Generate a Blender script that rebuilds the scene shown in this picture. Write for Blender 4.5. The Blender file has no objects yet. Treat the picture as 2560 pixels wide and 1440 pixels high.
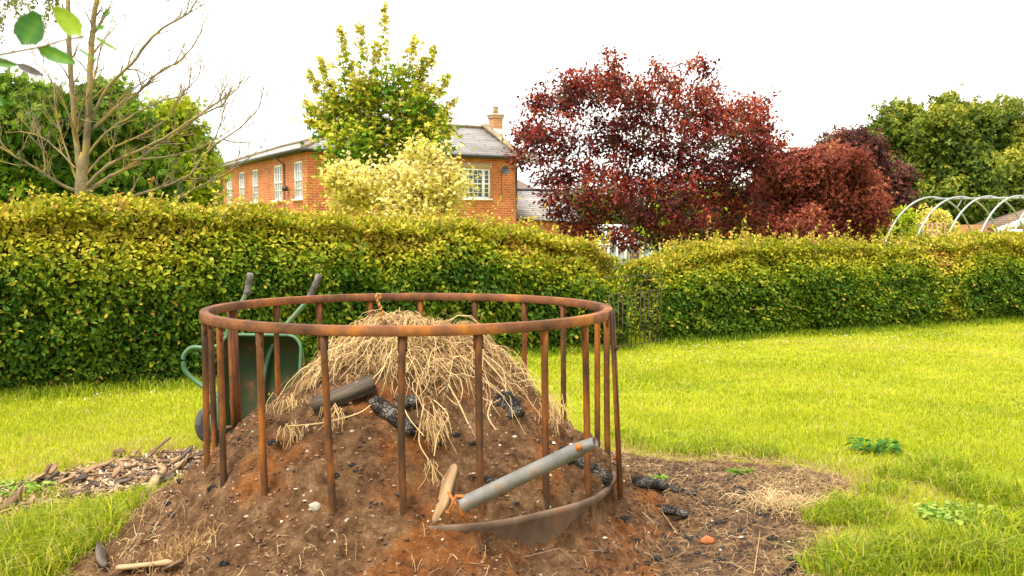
import bpy, math, random
import numpy as np
from mathutils import Vector

# ------------------------------------------------------------------ camera, world, sun, exposure
SC = bpy.context.scene
COL = SC.collection
F = 2620.0                       # focal length in photo pixels (2560 wide)
PITCH = math.atan(164.0 / F)
CH = 1.55                        # camera height
cam_d = bpy.data.cameras.new("camera")
cam_d.sensor_width = 36.0
cam_d.lens = 36.0 * F / 2560.0
cam_d.clip_start = 0.05
cam_d.clip_end = 900
cam_d.dof.use_dof = True
cam_d.dof.focus_distance = 8.0
cam_d.dof.aperture_fstop = 6.7
cam = bpy.data.objects.new("camera", cam_d)
cam.location = (0, 0, CH)
cam.rotation_euler = (math.pi / 2 - PITCH, 0, 0)
COL.objects.link(cam)
SC.camera = cam

SUN_EL, SUN_AZ = math.radians(62), math.radians(-35)     # high, from behind-left of the camera
world = bpy.data.worlds.new("World")
SC.world = world
world.use_nodes = True
wn = world.node_tree
wn.nodes.clear()
w_out = wn.nodes.new("ShaderNodeOutputWorld")
w_bg = wn.nodes.new("ShaderNodeBackground")
w_sky = wn.nodes.new("ShaderNodeTexSky")
w_sky.sky_type = 'NISHITA'
w_sky.sun_disc = False
w_sky.sun_elevation = SUN_EL
w_sky.sun_rotation = math.radians(215)
w_scale = wn.nodes.new("ShaderNodeMix"); w_scale.data_type = 'RGBA'; w_scale.blend_type = 'MULTIPLY'
w_scale.inputs[0].default_value = 1.0
w_scale.inputs[7].default_value = (0.08, 0.08, 0.08, 1)
w_mix = wn.nodes.new("ShaderNodeMix"); w_mix.data_type = 'RGBA'
w_mix.inputs[0].default_value = 0.92
w_noise = wn.nodes.new("ShaderNodeTexNoise"); w_noise.inputs['Scale'].default_value = 1.6; w_noise.inputs['Detail'].default_value = 5
w_ramp = wn.nodes.new("ShaderNodeValToRGB")
w_ramp.color_ramp.elements[0].position = 0.3; w_ramp.color_ramp.elements[0].color = (0.57, 0.55, 0.515, 1)
w_ramp.color_ramp.elements[1].position = 0.7; w_ramp.color_ramp.elements[1].color = (0.68, 0.66, 0.615, 1)
wn.links.new(w_noise.outputs['Fac'], w_ramp.inputs['Fac'])
wn.links.new(w_sky.outputs['Color'], w_scale.inputs[6])
wn.links.new(w_scale.outputs[2], w_mix.inputs[6])
wn.links.new(w_ramp.outputs['Color'], w_mix.inputs[7])
wn.links.new(w_mix.outputs[2], w_bg.inputs['Color'])
w_bg.inputs['Strength'].default_value = 1.0
wn.links.new(w_bg.outputs['Background'], w_out.inputs['Surface'])

sun_d = bpy.data.lights.new("sun", 'SUN')
sun_d.energy = 2.1
sun_d.angle = math.radians(25)
sun_d.color = (1.0, 0.94, 0.84)
sun = bpy.data.objects.new("sun", sun_d)
COL.objects.link(sun)
_sd = Vector((math.cos(SUN_EL) * math.sin(SUN_AZ), -math.cos(SUN_EL) * math.cos(SUN_AZ), math.sin(SUN_EL)))
sun.rotation_euler = _sd.to_track_quat('Z', 'Y').to_euler()
sun.location = (0, 0, 30)

SC.view_settings.view_transform = 'Standard'
SC.view_settings.look = 'None'
SC.view_settings.exposure = 1.75
SC.view_settings.gamma = 1.0
SC.view_settings.use_curve_mapping = False
SC.render.engine = 'CYCLES'
SC.cycles.max_bounces = 6
SC.cycles.diffuse_bounces = 3
SC.cycles.transmission_bounces = 4
SC.cycles.use_denoising = True

RNG = np.random.default_rng(7)
random.seed(7)

# ------------------------------------------------------------------ helpers
cp, sp_ = math.cos(PITCH), math.sin(PITCH)

def P(px, py, Y):
    """world point that stands at depth Y in the direction of photo pixel px, py"""
    u, v = (px - 1280) / F, (720 - py) / F
    t = Y / (cp + v * sp_)
    return np.array((t * u, Y, CH + t * (v * cp - sp_)))

def G(px, py, z=0.0):
    u, v = (px - 1280) / F, (720 - py) / F
    t = (z - CH) / (v * cp - sp_)
    return np.array((t * u, t * (cp + v * sp_), z))

def _hash(ix, iy, s):
    n = (ix * 374761393 + iy * 668265263 + s * 1442695041) & 0xffffffff
    n = ((n ^ (n >> 13)) * 1274126177) & 0xffffffff
    return ((n ^ (n >> 16)) & 0xffffff) / float(0xffffff)

def vnoise(x, y, s=0):
    x = np.asarray(x, float); y = np.asarray(y, float)
    ix = np.floor(x).astype(np.int64); iy = np.floor(y).astype(np.int64)
    fx = x - ix; fy = y - iy
    fx = fx * fx * (3 - 2 * fx); fy = fy * fy * (3 - 2 * fy)
    a = _hash(ix, iy, s); b = _hash(ix + 1, iy, s); c = _hash(ix, iy + 1, s); d = _hash(ix + 1, iy + 1, s)
    return (a * (1 - fx) + b * fx) * (1 - fy) + (c * (1 - fx) + d * fx) * fy

def fbm(x, y, s=0, o=4):
    r = 0; a = 0.5; t = 0
    for k in range(o):
        r = r + a * vnoise(x * 2 ** k, y * 2 ** k, s + k * 17); t += a; a *= 0.5
    return r / t

class MB:
    """collects vertices and faces (with a per-vertex tint and uv) and links them as one mesh object"""
    def __init__(s):
        s.v = []; s.f = {}; s.t = []; s.uv = []; s.n = 0
    def add(s, v, faces, tint=0.5, uv=None):
        v = np.asarray(v, float).reshape(-1, 3)
        if isinstance(faces, np.ndarray):
            s.f.setdefault(faces.shape[1], []).append(faces + s.n)
        else:
            by = {}
            for q in faces: by.setdefault(len(q), []).append(q)
            for k, q in by.items(): s.f.setdefault(k, []).append(np.array(q, int) + s.n)
        s.v.append(v)
        s.t.append(np.broadcast_to(np.asarray(tint, float), (len(v),)).copy())
        s.uv.append(np.zeros((len(v), 2)) if uv is None else np.asarray(uv, float))
        s.n += len(v)
        return s
    def box(s, c, size, rot=None, tint=0.5):
        h = np.array(size) / 2
        v = np.array([[x, y, z] for x in (-1, 1) for y in (-1, 1) for z in (-1, 1)]) * h
        if rot is not None: v = v @ np.asarray(rot).T
        return s.add(v + np.array(c), [[0, 1, 3, 2], [4, 6, 7, 5], [0, 4, 5, 1], [2, 3, 7, 6], [0, 2, 6, 4], [1, 5, 7, 3]], tint)
    def tube(s, pts, rad, sides=6, tint=0.5, cap=True, flat=1.0):
        p = np.asarray(pts, float); n = len(p)
        r = np.broadcast_to(np.asarray(rad, float), (n,))
        d = np.gradient(p, axis=0); d /= np.linalg.norm(d, axis=1)[:, None] + 1e-9
        ref = np.array((0, 0, 1.0)) if abs(d[0][2]) < 0.9 else np.array((1.0, 0, 0))
        a = np.cross(d, ref); a /= np.linalg.norm(a, axis=1)[:, None] + 1e-9
        b = np.cross(d, a)
        th = np.arange(sides) * 2 * math.pi / sides
        v = p[:, None, :] + r[:, None, None] * (np.cos(th)[None, :, None] * a[:, None, :] + flat * np.sin(th)[None, :, None] * b[:, None, :])
        i = np.arange(n - 1)[:, None] * sides; j = np.arange(sides)[None, :]; j2 = (j + 1) % sides
        f = np.stack([i + j, i + j2, i + sides + j2, i + sides + j], -1).reshape(-1, 4)
        vv = v.reshape(-1, 3)
        s.add(vv, f, tint)
        if cap:
            k = s.n - len(vv)
            s.f.setdefault(sides, []).append(np.array([list(range(sides))[::-1], list(range((n - 1) * sides, n * sides))]) + k)
        return s
    def build(s, name, mat, parent=None, smooth=False):
        me = bpy.data.meshes.new(name)
        v = np.concatenate(s.v); t = np.concatenate(s.t); uv = np.concatenate(s.uv)
        loops = []; starts = []; c = 0
        for k in s.f:
            for q in s.f[k]:
                loops.append(q.reshape(-1)); starts.append(np.arange(len(q)) * k + c); c += q.size
        loops = np.concatenate(loops).astype(np.int32); starts = np.concatenate(starts).astype(np.int32)
        me.vertices.add(len(v)); me.vertices.foreach_set("co", v.astype(np.float32).ravel())
        me.loops.add(len(loops)); me.loops.foreach_set("vertex_index", loops)
        me.polygons.add(len(starts)); me.polygons.foreach_set("loop_start", starts)
        if smooth: me.polygons.foreach_set("use_smooth", np.ones(len(starts), bool))
        at = me.attributes.new("tint", 'FLOAT', 'POINT'); at.data.foreach_set("value", t.astype(np.float32))
        ul = me.uv_layers.new(name="UVMap"); ul.data.foreach_set("uv", uv[loops].astype(np.float32).ravel())
        me.update(calc_edges=True)
        me.materials.append(mat)
        o = bpy.data.objects.new(name, me)
        COL.objects.link(o)
        if parent is not None: o.parent = parent
        return o

def tag(o, label=None, cat=None, group=None, kind=None):
    if label: o["label"] = label
    if cat: o["category"] = cat
    if group: o["group"] = group
    if kind: o["kind"] = kind
    return o

def thing(name, label, cat, loc=(0, 0, 0), group=None):
    """an Empty at the thing's base; its parts are built in world coordinates and then moved into its frame"""
    o = bpy.data.objects.new(name, None)
    o.empty_display_size = 0.2
    o.location = tuple(float(c) for c in loc)
    COL.objects.link(o)
    return tag(o, label, cat, group)

ROOTS = []
def part(mb, name, mat, parent, smooth=False):
    """a part given in world coordinates, stored relative to the root of its thing"""
    root = parent
    while root.parent: root = root.parent
    off = np.array(root.location)
    mb.v = [a - off for a in mb.v]
    return mb.build(name, mat, parent, smooth)

def centred(mb, name, mat, label, cat, group=None, kind=None, smooth=False):
    v = np.concatenate(mb.v)
    c = np.array([(v[:, 0].min() + v[:, 0].max()) / 2, (v[:, 1].min() + v[:, 1].max()) / 2, v[:, 2].min()])
    mb.v = [a - c for a in mb.v]
    o = mb.build(name, mat, None, smooth)
    o.location = tuple(float(q) for q in c)
    return tag(o, label, cat, group, kind)

# ------------------------------------------------------------------ materials
def new_mat(name):
    m = bpy.data.materials.new(name); m.use_nodes = True
    nt = m.node_tree; nt.nodes.clear()
    out = nt.nodes.new("ShaderNodeOutputMaterial")
    return m, nt, out

def ramp(nt, stops):
    r = nt.nodes.new("ShaderNodeValToRGB")
    e = r.color_ramp.elements
    while len(e) < len(stops): e.new(0.5)
    for k, (p, c) in enumerate(stops):
        e[k].position = p; e[k].color = (*c, 1)
    return r

def leaf_mat(name, stops, trans=0.35, rough=0.6, spec=0.16):
    m, nt, out = new_mat(name)
    at = nt.nodes.new("ShaderNodeAttribute"); at.attribute_name = "tint"
    r = ramp(nt, stops)
    nt.links.new(at.outputs['Fac'], r.inputs['Fac'])
    b = nt.nodes.new("ShaderNodeBsdfPrincipled")
    b.inputs['Roughness'].default_value = rough
    b.inputs['Specular IOR Level'].default_value = spec
    t = nt.nodes.new("ShaderNodeBsdfTranslucent")
    mx = nt.nodes.new("ShaderNodeMixShader"); mx.inputs[0].default_value = trans
    nt.links.new(r.outputs[0], b.inputs['Base Color'])
    nt.links.new(r.outputs[0], t.inputs['Color'])
    nt.links.new(b.outputs[0], mx.inputs[1]); nt.links.new(t.outputs[0], mx.inputs[2])
    nt.links.new(mx.outputs[0], out.inputs['Surface'])
    return m

def noise_mat(name, stops, scale=5, detail=6, rough=0.8, bump=0.3, bscale=None, metal=0.0, coord='Object', stretch=(1, 1, 1), spec=0.3, nrough=0.6, dist=0.02):
    m, nt, out = new_mat(name)
    tc = nt.nodes.new("ShaderNodeTexCoord")
    mp = nt.nodes.new("ShaderNodeMapping"); mp.inputs['Scale'].default_value = stretch
    nt.links.new(tc.outputs[coord], mp.inputs[0])
    n = nt.nodes.new("ShaderNodeTexNoise"); n.inputs['Scale'].default_value = scale; n.inputs['Detail'].default_value = detail
    n.inputs['Roughness'].default_value = nrough
    nt.links.new(mp.outputs[0], n.inputs['Vector'])
    r = ramp(nt, stops); nt.links.new(n.outputs['Fac'], r.inputs['Fac'])
    b = nt.nodes.new("ShaderNodeBsdfPrincipled")
    b.inputs['Roughness'].default_value = rough; b.inputs['Metallic'].default_value = metal
    b.inputs['Specular IOR Level'].default_value = spec
    nt.links.new(r.outputs[0], b.inputs['Base Color'])
    if bump:
        n2 = nt.nodes.new("ShaderNodeTexNoise"); n2.inputs['Scale'].default_value = bscale or scale * 3; n2.inputs['Detail'].default_value = 6
        nt.links.new(mp.outputs[0], n2.inputs['Vector'])
        bp = nt.nodes.new("ShaderNodeBump"); bp.inputs['Strength'].default_value = bump; bp.inputs['Distance'].default_value = dist
        nt.links.new(n2.outputs['Fac'], bp.inputs['Height']); nt.links.new(bp.outputs[0], b.inputs['Normal'])
    nt.links.new(b.outputs[0], out.inputs['Surface'])
    return m

def tint_mat(name, stops, rough=0.8, nmix=0.35, scale=30, bump=0.4, spec=0.25):
    """colour from the per-piece tint with a little noise on top"""
    m, nt, out = new_mat(name)
    at = nt.nodes.new("ShaderNodeAttribute"); at.attribute_name = "tint"
    tc = nt.nodes.new("ShaderNodeTexCoord")
    n = nt.nodes.new("ShaderNodeTexNoise"); n.inputs['Scale'].default_value = scale; n.inputs['Detail'].default_value = 5
    nt.links.new(tc.outputs['Object'], n.inputs['Vector'])
    ma = nt.nodes.new("ShaderNodeMath"); ma.operation = 'MULTIPLY_ADD'
    nt.links.new(n.outputs['Fac'], ma.inputs[0]); ma.inputs[1].default_value = nmix
    sb = nt.nodes.new("ShaderNodeMath"); sb.operation = 'SUBTRACT'; sb.inputs[1].default_value = nmix / 2
    nt.links.new(at.outputs['Fac'], sb.inputs[0]); nt.links.new(sb.outputs[0], ma.inputs[2])
    r = ramp(nt, stops); nt.links.new(ma.outputs[0], r.inputs['Fac'])
    b = nt.nodes.new("ShaderNodeBsdfPrincipled"); b.inputs['Roughness'].default_value = rough
    b.inputs['Specular IOR Level'].default_value = spec
    nt.links.new(r.outputs[0], b.inputs['Base Color'])
    bp = nt.nodes.new("ShaderNodeBump"); bp.inputs['Strength'].default_value = bump; bp.inputs['Distance'].default_value = 0.01
    nt.links.new(n.outputs['Fac'], bp.inputs['Height']); nt.links.new(bp.outputs[0], b.inputs['Normal'])
    nt.links.new(b.outputs[0], out.inputs['Surface'])
    return m

def brick_mat(name, c1, c2, mortar, w=0.225, h=0.075, msize=0.012, rough=0.85, bump=0.3, stain=None, offset=0.5):
    m, nt, out = new_mat(name)
    tc = nt.nodes.new("ShaderNodeTexCoord")
    br = nt.nodes.new("ShaderNodeTexBrick")
    br.inputs['Scale'].default_value = 1.0
    br.inputs['Brick Width'].default_value = w; br.inputs['Row Height'].default_value = h
    br.inputs['Mortar Size'].default_value = msize
    br.offset = offset
    br.inputs['Color1'].default_value = (*c1, 1); br.inputs['Color2'].default_value = (*c2, 1); br.inputs['Mortar'].default_value = (*mortar, 1)
    nt.links.new(tc.outputs['UV'], br.inputs['Vector'])
    n = nt.nodes.new("ShaderNodeTexNoise"); n.inputs['Scale'].default_value = 0.9; n.inputs['Detail'].default_value = 7; n.inputs['Roughness'].default_value = 0.7
    nt.links.new(tc.outputs['UV'], n.inputs['Vector'])
    r = ramp(nt, [(0.3, (0.62, 0.60, 0.58)), (0.72, (1.25, 1.2, 1.15))])
    nt.links.new(n.outputs['Fac'], r.inputs['Fac'])
    mx = nt.nodes.new("ShaderNodeMix"); mx.data_type = 'RGBA'; mx.blend_type = 'MULTIPLY'; mx.inputs[0].default_value = 1.0
    nt.links.new(br.outputs['Color'], mx.inputs[6]); nt.links.new(r.outputs[0], mx.inputs[7])
    b = nt.nodes.new("ShaderNodeBsdfPrincipled"); b.inputs['Roughness'].default_value = rough
    nt.links.new(mx.outputs[2], b.inputs['Base Color'])
    bp = nt.nodes.new("ShaderNodeBump"); bp.inputs['Strength'].default_value = bump; bp.inputs['Distance'].default_value = 0.01; bp.invert = True
    nt.links.new(br.outputs['Fac'], bp.inputs['Height']); nt.links.new(bp.outputs[0], b.inputs['Normal'])
    nt.links.new(b.outputs[0], out.inputs['Surface'])
    return m

def plain(name, c, rough=0.6, metal=0.0, spec=0.4):
    return noise_mat(name, [(0.3, tuple(x * 0.82 for x in c)), (0.7, tuple(min(1, x * 1.12) for x in c))], scale=9, rough=rough, metal=metal, bump=0.08, spec=spec)

M = {}
M['rust'] = noise_mat('rust', [(0.30, (0.018, 0.011, 0.008)), (0.45, (0.060, 0.026, 0.010)), (0.54, (0.15, 0.048, 0.009)), (0.68, (0.32, 0.10, 0.010)), (0.85, (0.17, 0.07, 0.02))], scale=7, detail=9, rough=0.82, bump=0.35, bscale=90, coord='Object', stretch=(1, 1, 0.35), dist=0.004, nrough=0.65)
M['rust_rail'] = noise_mat('rust_rail', [(0.32, (0.050, 0.022, 0.010)), (0.45, (0.12, 0.046, 0.018)), (0.55, (0.19, 0.070, 0.026)), (0.66, (0.34, 0.115, 0.014))], scale=5, detail=10, rough=0.75, bump=0.3, bscale=110, dist=0.003, nrough=0.65)
M['rust_plate'] = noise_mat('rust_plate', [(0.3, (0.055, 0.030, 0.018)), (0.5, (0.12, 0.075, 0.048)), (0.62, (0.16, 0.105, 0.07)), (0.75, (0.20, 0.075, 0.025))], scale=6, detail=9, rough=0.8, bump=0.3, bscale=60, stretch=(1, 1, 0.6), dist=0.004)
M['rust_bright'] = noise_mat('rust_bright', [(0.3, (0.22, 0.07, 0.015)), (0.7, (0.42, 0.15, 0.03))], scale=12, rough=0.85, bump=0.3)
M['bark_maple'] = noise_mat('bark_maple', [(0.3, (0.07, 0.045, 0.02)), (0.7, (0.17, 0.11, 0.05))], scale=14, rough=0.9, bump=0.5)
M['bark_bare'] = noise_mat('bark_bare', [(0.32, (0.12, 0.095, 0.055)), (0.48, (0.22, 0.175, 0.10)), (0.60, (0.32, 0.23, 0.055)), (0.78, (0.20, 0.18, 0.115))], scale=5, detail=8, rough=0.9, bump=0.5, bscale=40)
M['bark_dark'] = noise_mat('bark_dark', [(0.3, (0.10, 0.065, 0.035)), (0.7, (0.24, 0.165, 0.10))], scale=10, rough=0.9, bump=0.5)
M['twig_hedge'] = noise_mat('twig_hedge', [(0.3, (0.035, 0.024, 0.010)), (0.7, (0.075, 0.055, 0.022))], scale=10, rough=0.9, bump=0.5)
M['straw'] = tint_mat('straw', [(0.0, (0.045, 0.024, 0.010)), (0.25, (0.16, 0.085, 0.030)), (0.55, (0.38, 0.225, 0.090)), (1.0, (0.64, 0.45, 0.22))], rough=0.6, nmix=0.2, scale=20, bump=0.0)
M['charred'] = None
M['wood_old'] = noise_mat('wood_old', [(0.34, (0.025, 0.018, 0.013)), (0.52, (0.070, 0.052, 0.038)), (0.68, (0.14, 0.11, 0.085))], scale=10, detail=8, rough=0.85, bump=0.5, stretch=(0.25, 3, 3), dist=0.006)
M['wood_chip'] = noise_mat('wood_chip', [(0.3, (0.13, 0.07, 0.032)), (0.5, (0.28, 0.17, 0.085)), (0.7, (0.44, 0.30, 0.17))], scale=9, detail=8, rough=0.85, bump=0.5, stretch=(0.3, 3, 3), dist=0.006)
M['wood_dark'] = noise_mat('wood_dark', [(0.3, (0.07, 0.04, 0.022)), (0.6, (0.17, 0.10, 0.055)), (0.8, (0.26, 0.17, 0.10))], scale=9, detail=8, rough=0.85, bump=0.5, stretch=(0.3, 3, 3), dist=0.006)
M['barrow_green'] = noise_mat('barrow_green', [(0.3, (0.030, 0.085, 0.035)), (0.54, (0.060, 0.145, 0.065)), (0.64, (0.15, 0.10, 0.05))], scale=5, detail=8, rough=0.5, bump=0.1, spec=0.4)
M['barrow_tray'] = noise_mat('barrow_tray', [(0.40, (0.014, 0.050, 0.012)), (0.50, (0.035, 0.042, 0.014)), (0.57, (0.11, 0.055, 0.022)), (0.62, (0.16, 0.10, 0.06)), (0.72, (0.12, 0.03, 0.015))], scale=2.4, detail=12, rough=0.65, bump=0.25, bscale=70, nrough=0.72, dist=0.004)
M['rubber'] = noise_mat('rubber', [(0.3, (0.035, 0.035, 0.033)), (0.7, (0.09, 0.088, 0.08))], scale=14, rough=0.8, bump=0.3)
M['grip'] = noise_mat('grip', [(0.35, (0.04, 0.033, 0.03)), (0.6, (0.14, 0.12, 0.11)), (0.8, (0.30, 0.27, 0.24))], scale=20, rough=0.8, bump=0.3)
M['pipe'] = noise_mat('pipe', [(0.3, (0.060, 0.056, 0.052)), (0.46, (0.115, 0.108, 0.10)), (0.58, (0.16, 0.15, 0.14)), (0.66, (0.19, 0.10, 0.05)), (0.8, (0.22, 0.20, 0.18))], scale=6, detail=8, rough=0.55, bump=0.15, spec=0.5)
M['stone'] = noise_mat('stone', [(0.3, (0.22, 0.18, 0.13)), (0.7, (0.48, 0.42, 0.34))], scale=20, rough=0.9, bump=0.5)
M['brickbit'] = noise_mat('brickbit', [(0.3, (0.22, 0.06, 0.02)), (0.7, (0.50, 0.17, 0.05))], scale=20, rough=0.9, bump=0.5)
M['iron_gate'] = noise_mat('iron_gate', [(0.3, (0.02, 0.018, 0.012)), (0.7, (0.10, 0.075, 0.035))], scale=12, rough=0.7, bump=0.2)
M['white_paint'] = plain('white_paint', (0.80, 0.79, 0.76), 0.5)
M['gutter'] = plain('gutter', (0.035, 0.032, 0.03), 0.45)
M['soffit'] = plain('soffit', (0.055, 0.035, 0.025), 0.7)
M['coping'] = noise_mat('coping', [(0.3, (0.13, 0.10, 0.06)), (0.7, (0.34, 0.27, 0.16))], scale=4, rough=0.9, bump=0.4)
M['pot'] = plain('pot', (0.36, 0.27, 0.12), 0.8)
M['render'] = plain('render', (0.62, 0.57, 0.48), 0.8)
M['dish'] = plain('dish', (0.035, 0.036, 0.038), 0.6)
M['galv'] = plain('galv', (0.30, 0.32, 0.31), 0.45, 0.0)
M['brick'] = brick_mat('brick', (0.52, 0.140, 0.026), (0.35, 0.070, 0.016), (0.48, 0.25, 0.12), w=0.30, h=0.105, msize=0.016)
M['brick_pale'] = brick_mat('brick_pale', (0.55, 0.25, 0.10), (0.45, 0.17, 0.06), (0.5, 0.36, 0.24))
M['slate'] = brick_mat('slate', (0.26, 0.25, 0.245), (0.38, 0.365, 0.35), (0.09, 0.085, 0.08), w=2.3, h=0.27, msize=0.030, rough=0.6)
M['tile'] = brick_mat('tile', (0.20, 0.13, 0.09), (0.29, 0.20, 0.14), (0.07, 0.05, 0.04), w=0.2, h=0.17, msize=0.03, rough=0.8)

def char_mat():
    m, nt, out = new_mat('charred')
    tc = nt.nodes.new("ShaderNodeTexCoord")
    mp = nt.nodes.new("ShaderNodeMapping"); mp.inputs['Scale'].default_value = (0.55, 1, 1)
    nt.links.new(tc.outputs['Object'], mp.inputs[0])
    v = nt.nodes.new("ShaderNodeTexVoronoi"); v.feature = 'DISTANCE_TO_EDGE'; v.inputs['Scale'].default_value = 85
    nt.links.new(mp.outputs[0], v.inputs['Vector'])
    n = nt.nodes.new("ShaderNodeTexNoise"); n.inputs['Scale'].default_value = 14; n.inputs['Detail'].default_value = 6
    nt.links.new(tc.outputs['Object'], n.inputs['Vector'])
    r = ramp(nt, [(0.35, (0.014, 0.012, 0.010)), (0.52, (0.050, 0.042, 0.035)), (0.66, (0.15, 0.13, 0.11))])
    nt.links.new(n.outputs['Fac'], r.inputs['Fac'])
    b = nt.nodes.new("ShaderNodeBsdfPrincipled"); b.inputs['Roughness'].default_value = 0.75; b.inputs['Specular IOR Level'].default_value = 0.2
    r2 = ramp(nt, [(0.0, (0.05, 0.05, 0.05)), (0.14, (1, 1, 1))]); nt.links.new(v.outputs['Distance'], r2.inputs['Fac'])
    mc = nt.nodes.new("ShaderNodeMix"); mc.data_type = 'RGBA'; mc.blend_type = 'MULTIPLY'; mc.inputs[0].default_value = 1.0
    nt.links.new(r.outputs[0], mc.inputs[6]); nt.links.new(r2.outputs[0], mc.inputs[7]); nt.links.new(mc.outputs[2], b.inputs['Base Color'])
    bp = nt.nodes.new("ShaderNodeBump"); bp.inputs['Strength'].default_value = 1.0; bp.inputs['Distance'].default_value = 0.012
    nt.links.new(r2.outputs[0], bp.inputs['Height']); nt.links.new(bp.outputs[0], b.inputs['Normal'])
    nt.links.new(b.outputs[0], out.inputs['Surface'])
    return m
M['charred'] = char_mat()

def glass_mat():
    m, nt, out = new_mat('window_glass')
    b = nt.nodes.new("ShaderNodeBsdfPrincipled")
    tc = nt.nodes.new("ShaderNodeTexCoord")
    w = nt.nodes.new("ShaderNodeTexWave"); w.bands_direction = 'Z' if False else 'Y'; w.inputs['Scale'].default_value = 4.4
    nt.links.new(tc.outputs['UV'], w.inputs['Vector'])
    r = ramp(nt, [(0.35, (0.012, 0.016, 0.014)), (0.8, (0.10, 0.12, 0.11))]); nt.links.new(w.outputs['Fac'], r.inputs['Fac'])
    nt.links.new(r.outputs[0], b.inputs['Base Color'])
    b.inputs['Roughness'].default_value = 0.12; b.inputs['Specular IOR Level'].default_value = 0.5
    nt.links.new(b.outputs[0], out.inputs['Surface'])
    return m
M['glass_blind'] = glass_mat()
M['glass_curtain'] = noise_mat('glass_curtain', [(0.35, (0.16, 0.17, 0.17)), (0.65, (0.42, 0.43, 0.42))], scale=1.4, rough=0.12, bump=0, spec=0.6)

def ground_mat():
    m, nt, out = new_mat('ground_turf')
    tc = nt.nodes.new("ShaderNodeTexCoord")
    at = nt.nodes.new("ShaderNodeAttribute"); at.attribute_name = "tint"
    n1 = nt.nodes.new("ShaderNodeTexNoise"); n1.inputs['Scale'].default_value = 1.3; n1.inputs['Detail'].default_value = 10; n1.inputs['Roughness'].default_value = 0.7
    nt.links.new(tc.outputs['Object'], n1.inputs['Vector'])
    g = ramp(nt, [(0.3, (0.15, 0.18, 0.010)), (0.5, (0.25, 0.27, 0.012)), (0.72, (0.34, 0.32, 0.02))]); nt.links.new(n1.outputs['Fac'], g.inputs['Fac'])
    n2 = nt.nodes.new("ShaderNodeTexNoise"); n2.inputs['Scale'].default_value = 7; n2.inputs['Detail'].default_value = 12; n2.inputs['Roughness'].default_value = 0.75
    nt.links.new(tc.outputs['Object'], n2.inputs['Vector'])
    d = ramp(nt, [(0.34, (0.018, 0.011, 0.007)), (0.5, (0.085, 0.048, 0.024)), (0.66, (0.22, 0.13, 0.065))]); nt.links.new(n2.outputs['Fac'], d.inputs['Fac'])
    ad = nt.nodes.new("ShaderNodeMath"); ad.operation = 'MULTIPLY_ADD'; ad.inputs[1].default_value = 0.5
    nt.links.new(n2.outputs['Fac'], ad.inputs[0])
    sb = nt.nodes.new("ShaderNodeMath"); sb.operation = 'SUBTRACT'; sb.inputs[1].default_value = 0.25
    nt.links.new(at.outputs['Fac'], sb.inputs[0]); nt.links.new(sb.outputs[0], ad.inputs[2])
    st = ramp(nt, [(0.42, (0, 0, 0)), (0.58, (1, 1, 1))]); nt.links.new(ad.outputs[0], st.inputs['Fac'])
    mx = nt.nodes.new("ShaderNodeMix"); mx.data_type = 'RGBA'
    nt.links.new(st.outputs[0], mx.inputs[0]); nt.links.new(g.outputs[0], mx.inputs[6]); nt.links.new(d.outputs[0], mx.inputs[7])
    b = nt.nodes.new("ShaderNodeBsdfPrincipled"); b.inputs['Roughness'].default_value = 0.95; b.inputs['Specular IOR Level'].default_value = 0.1
    nt.links.new(mx.outputs[2], b.inputs['Base Color'])
    bp = nt.nodes.new("ShaderNodeBump"); bp.inputs['Strength'].default_value = 0.6; bp.inputs['Distance'].default_value = 0.03
    nt.links.new(n2.outputs['Fac'], bp.inputs['Height']); nt.links.new(bp.outputs[0], b.inputs['Normal'])
    nt.links.new(b.outputs[0], out.inputs['Surface'])
    return m
M['ground'] = ground_mat()

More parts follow.
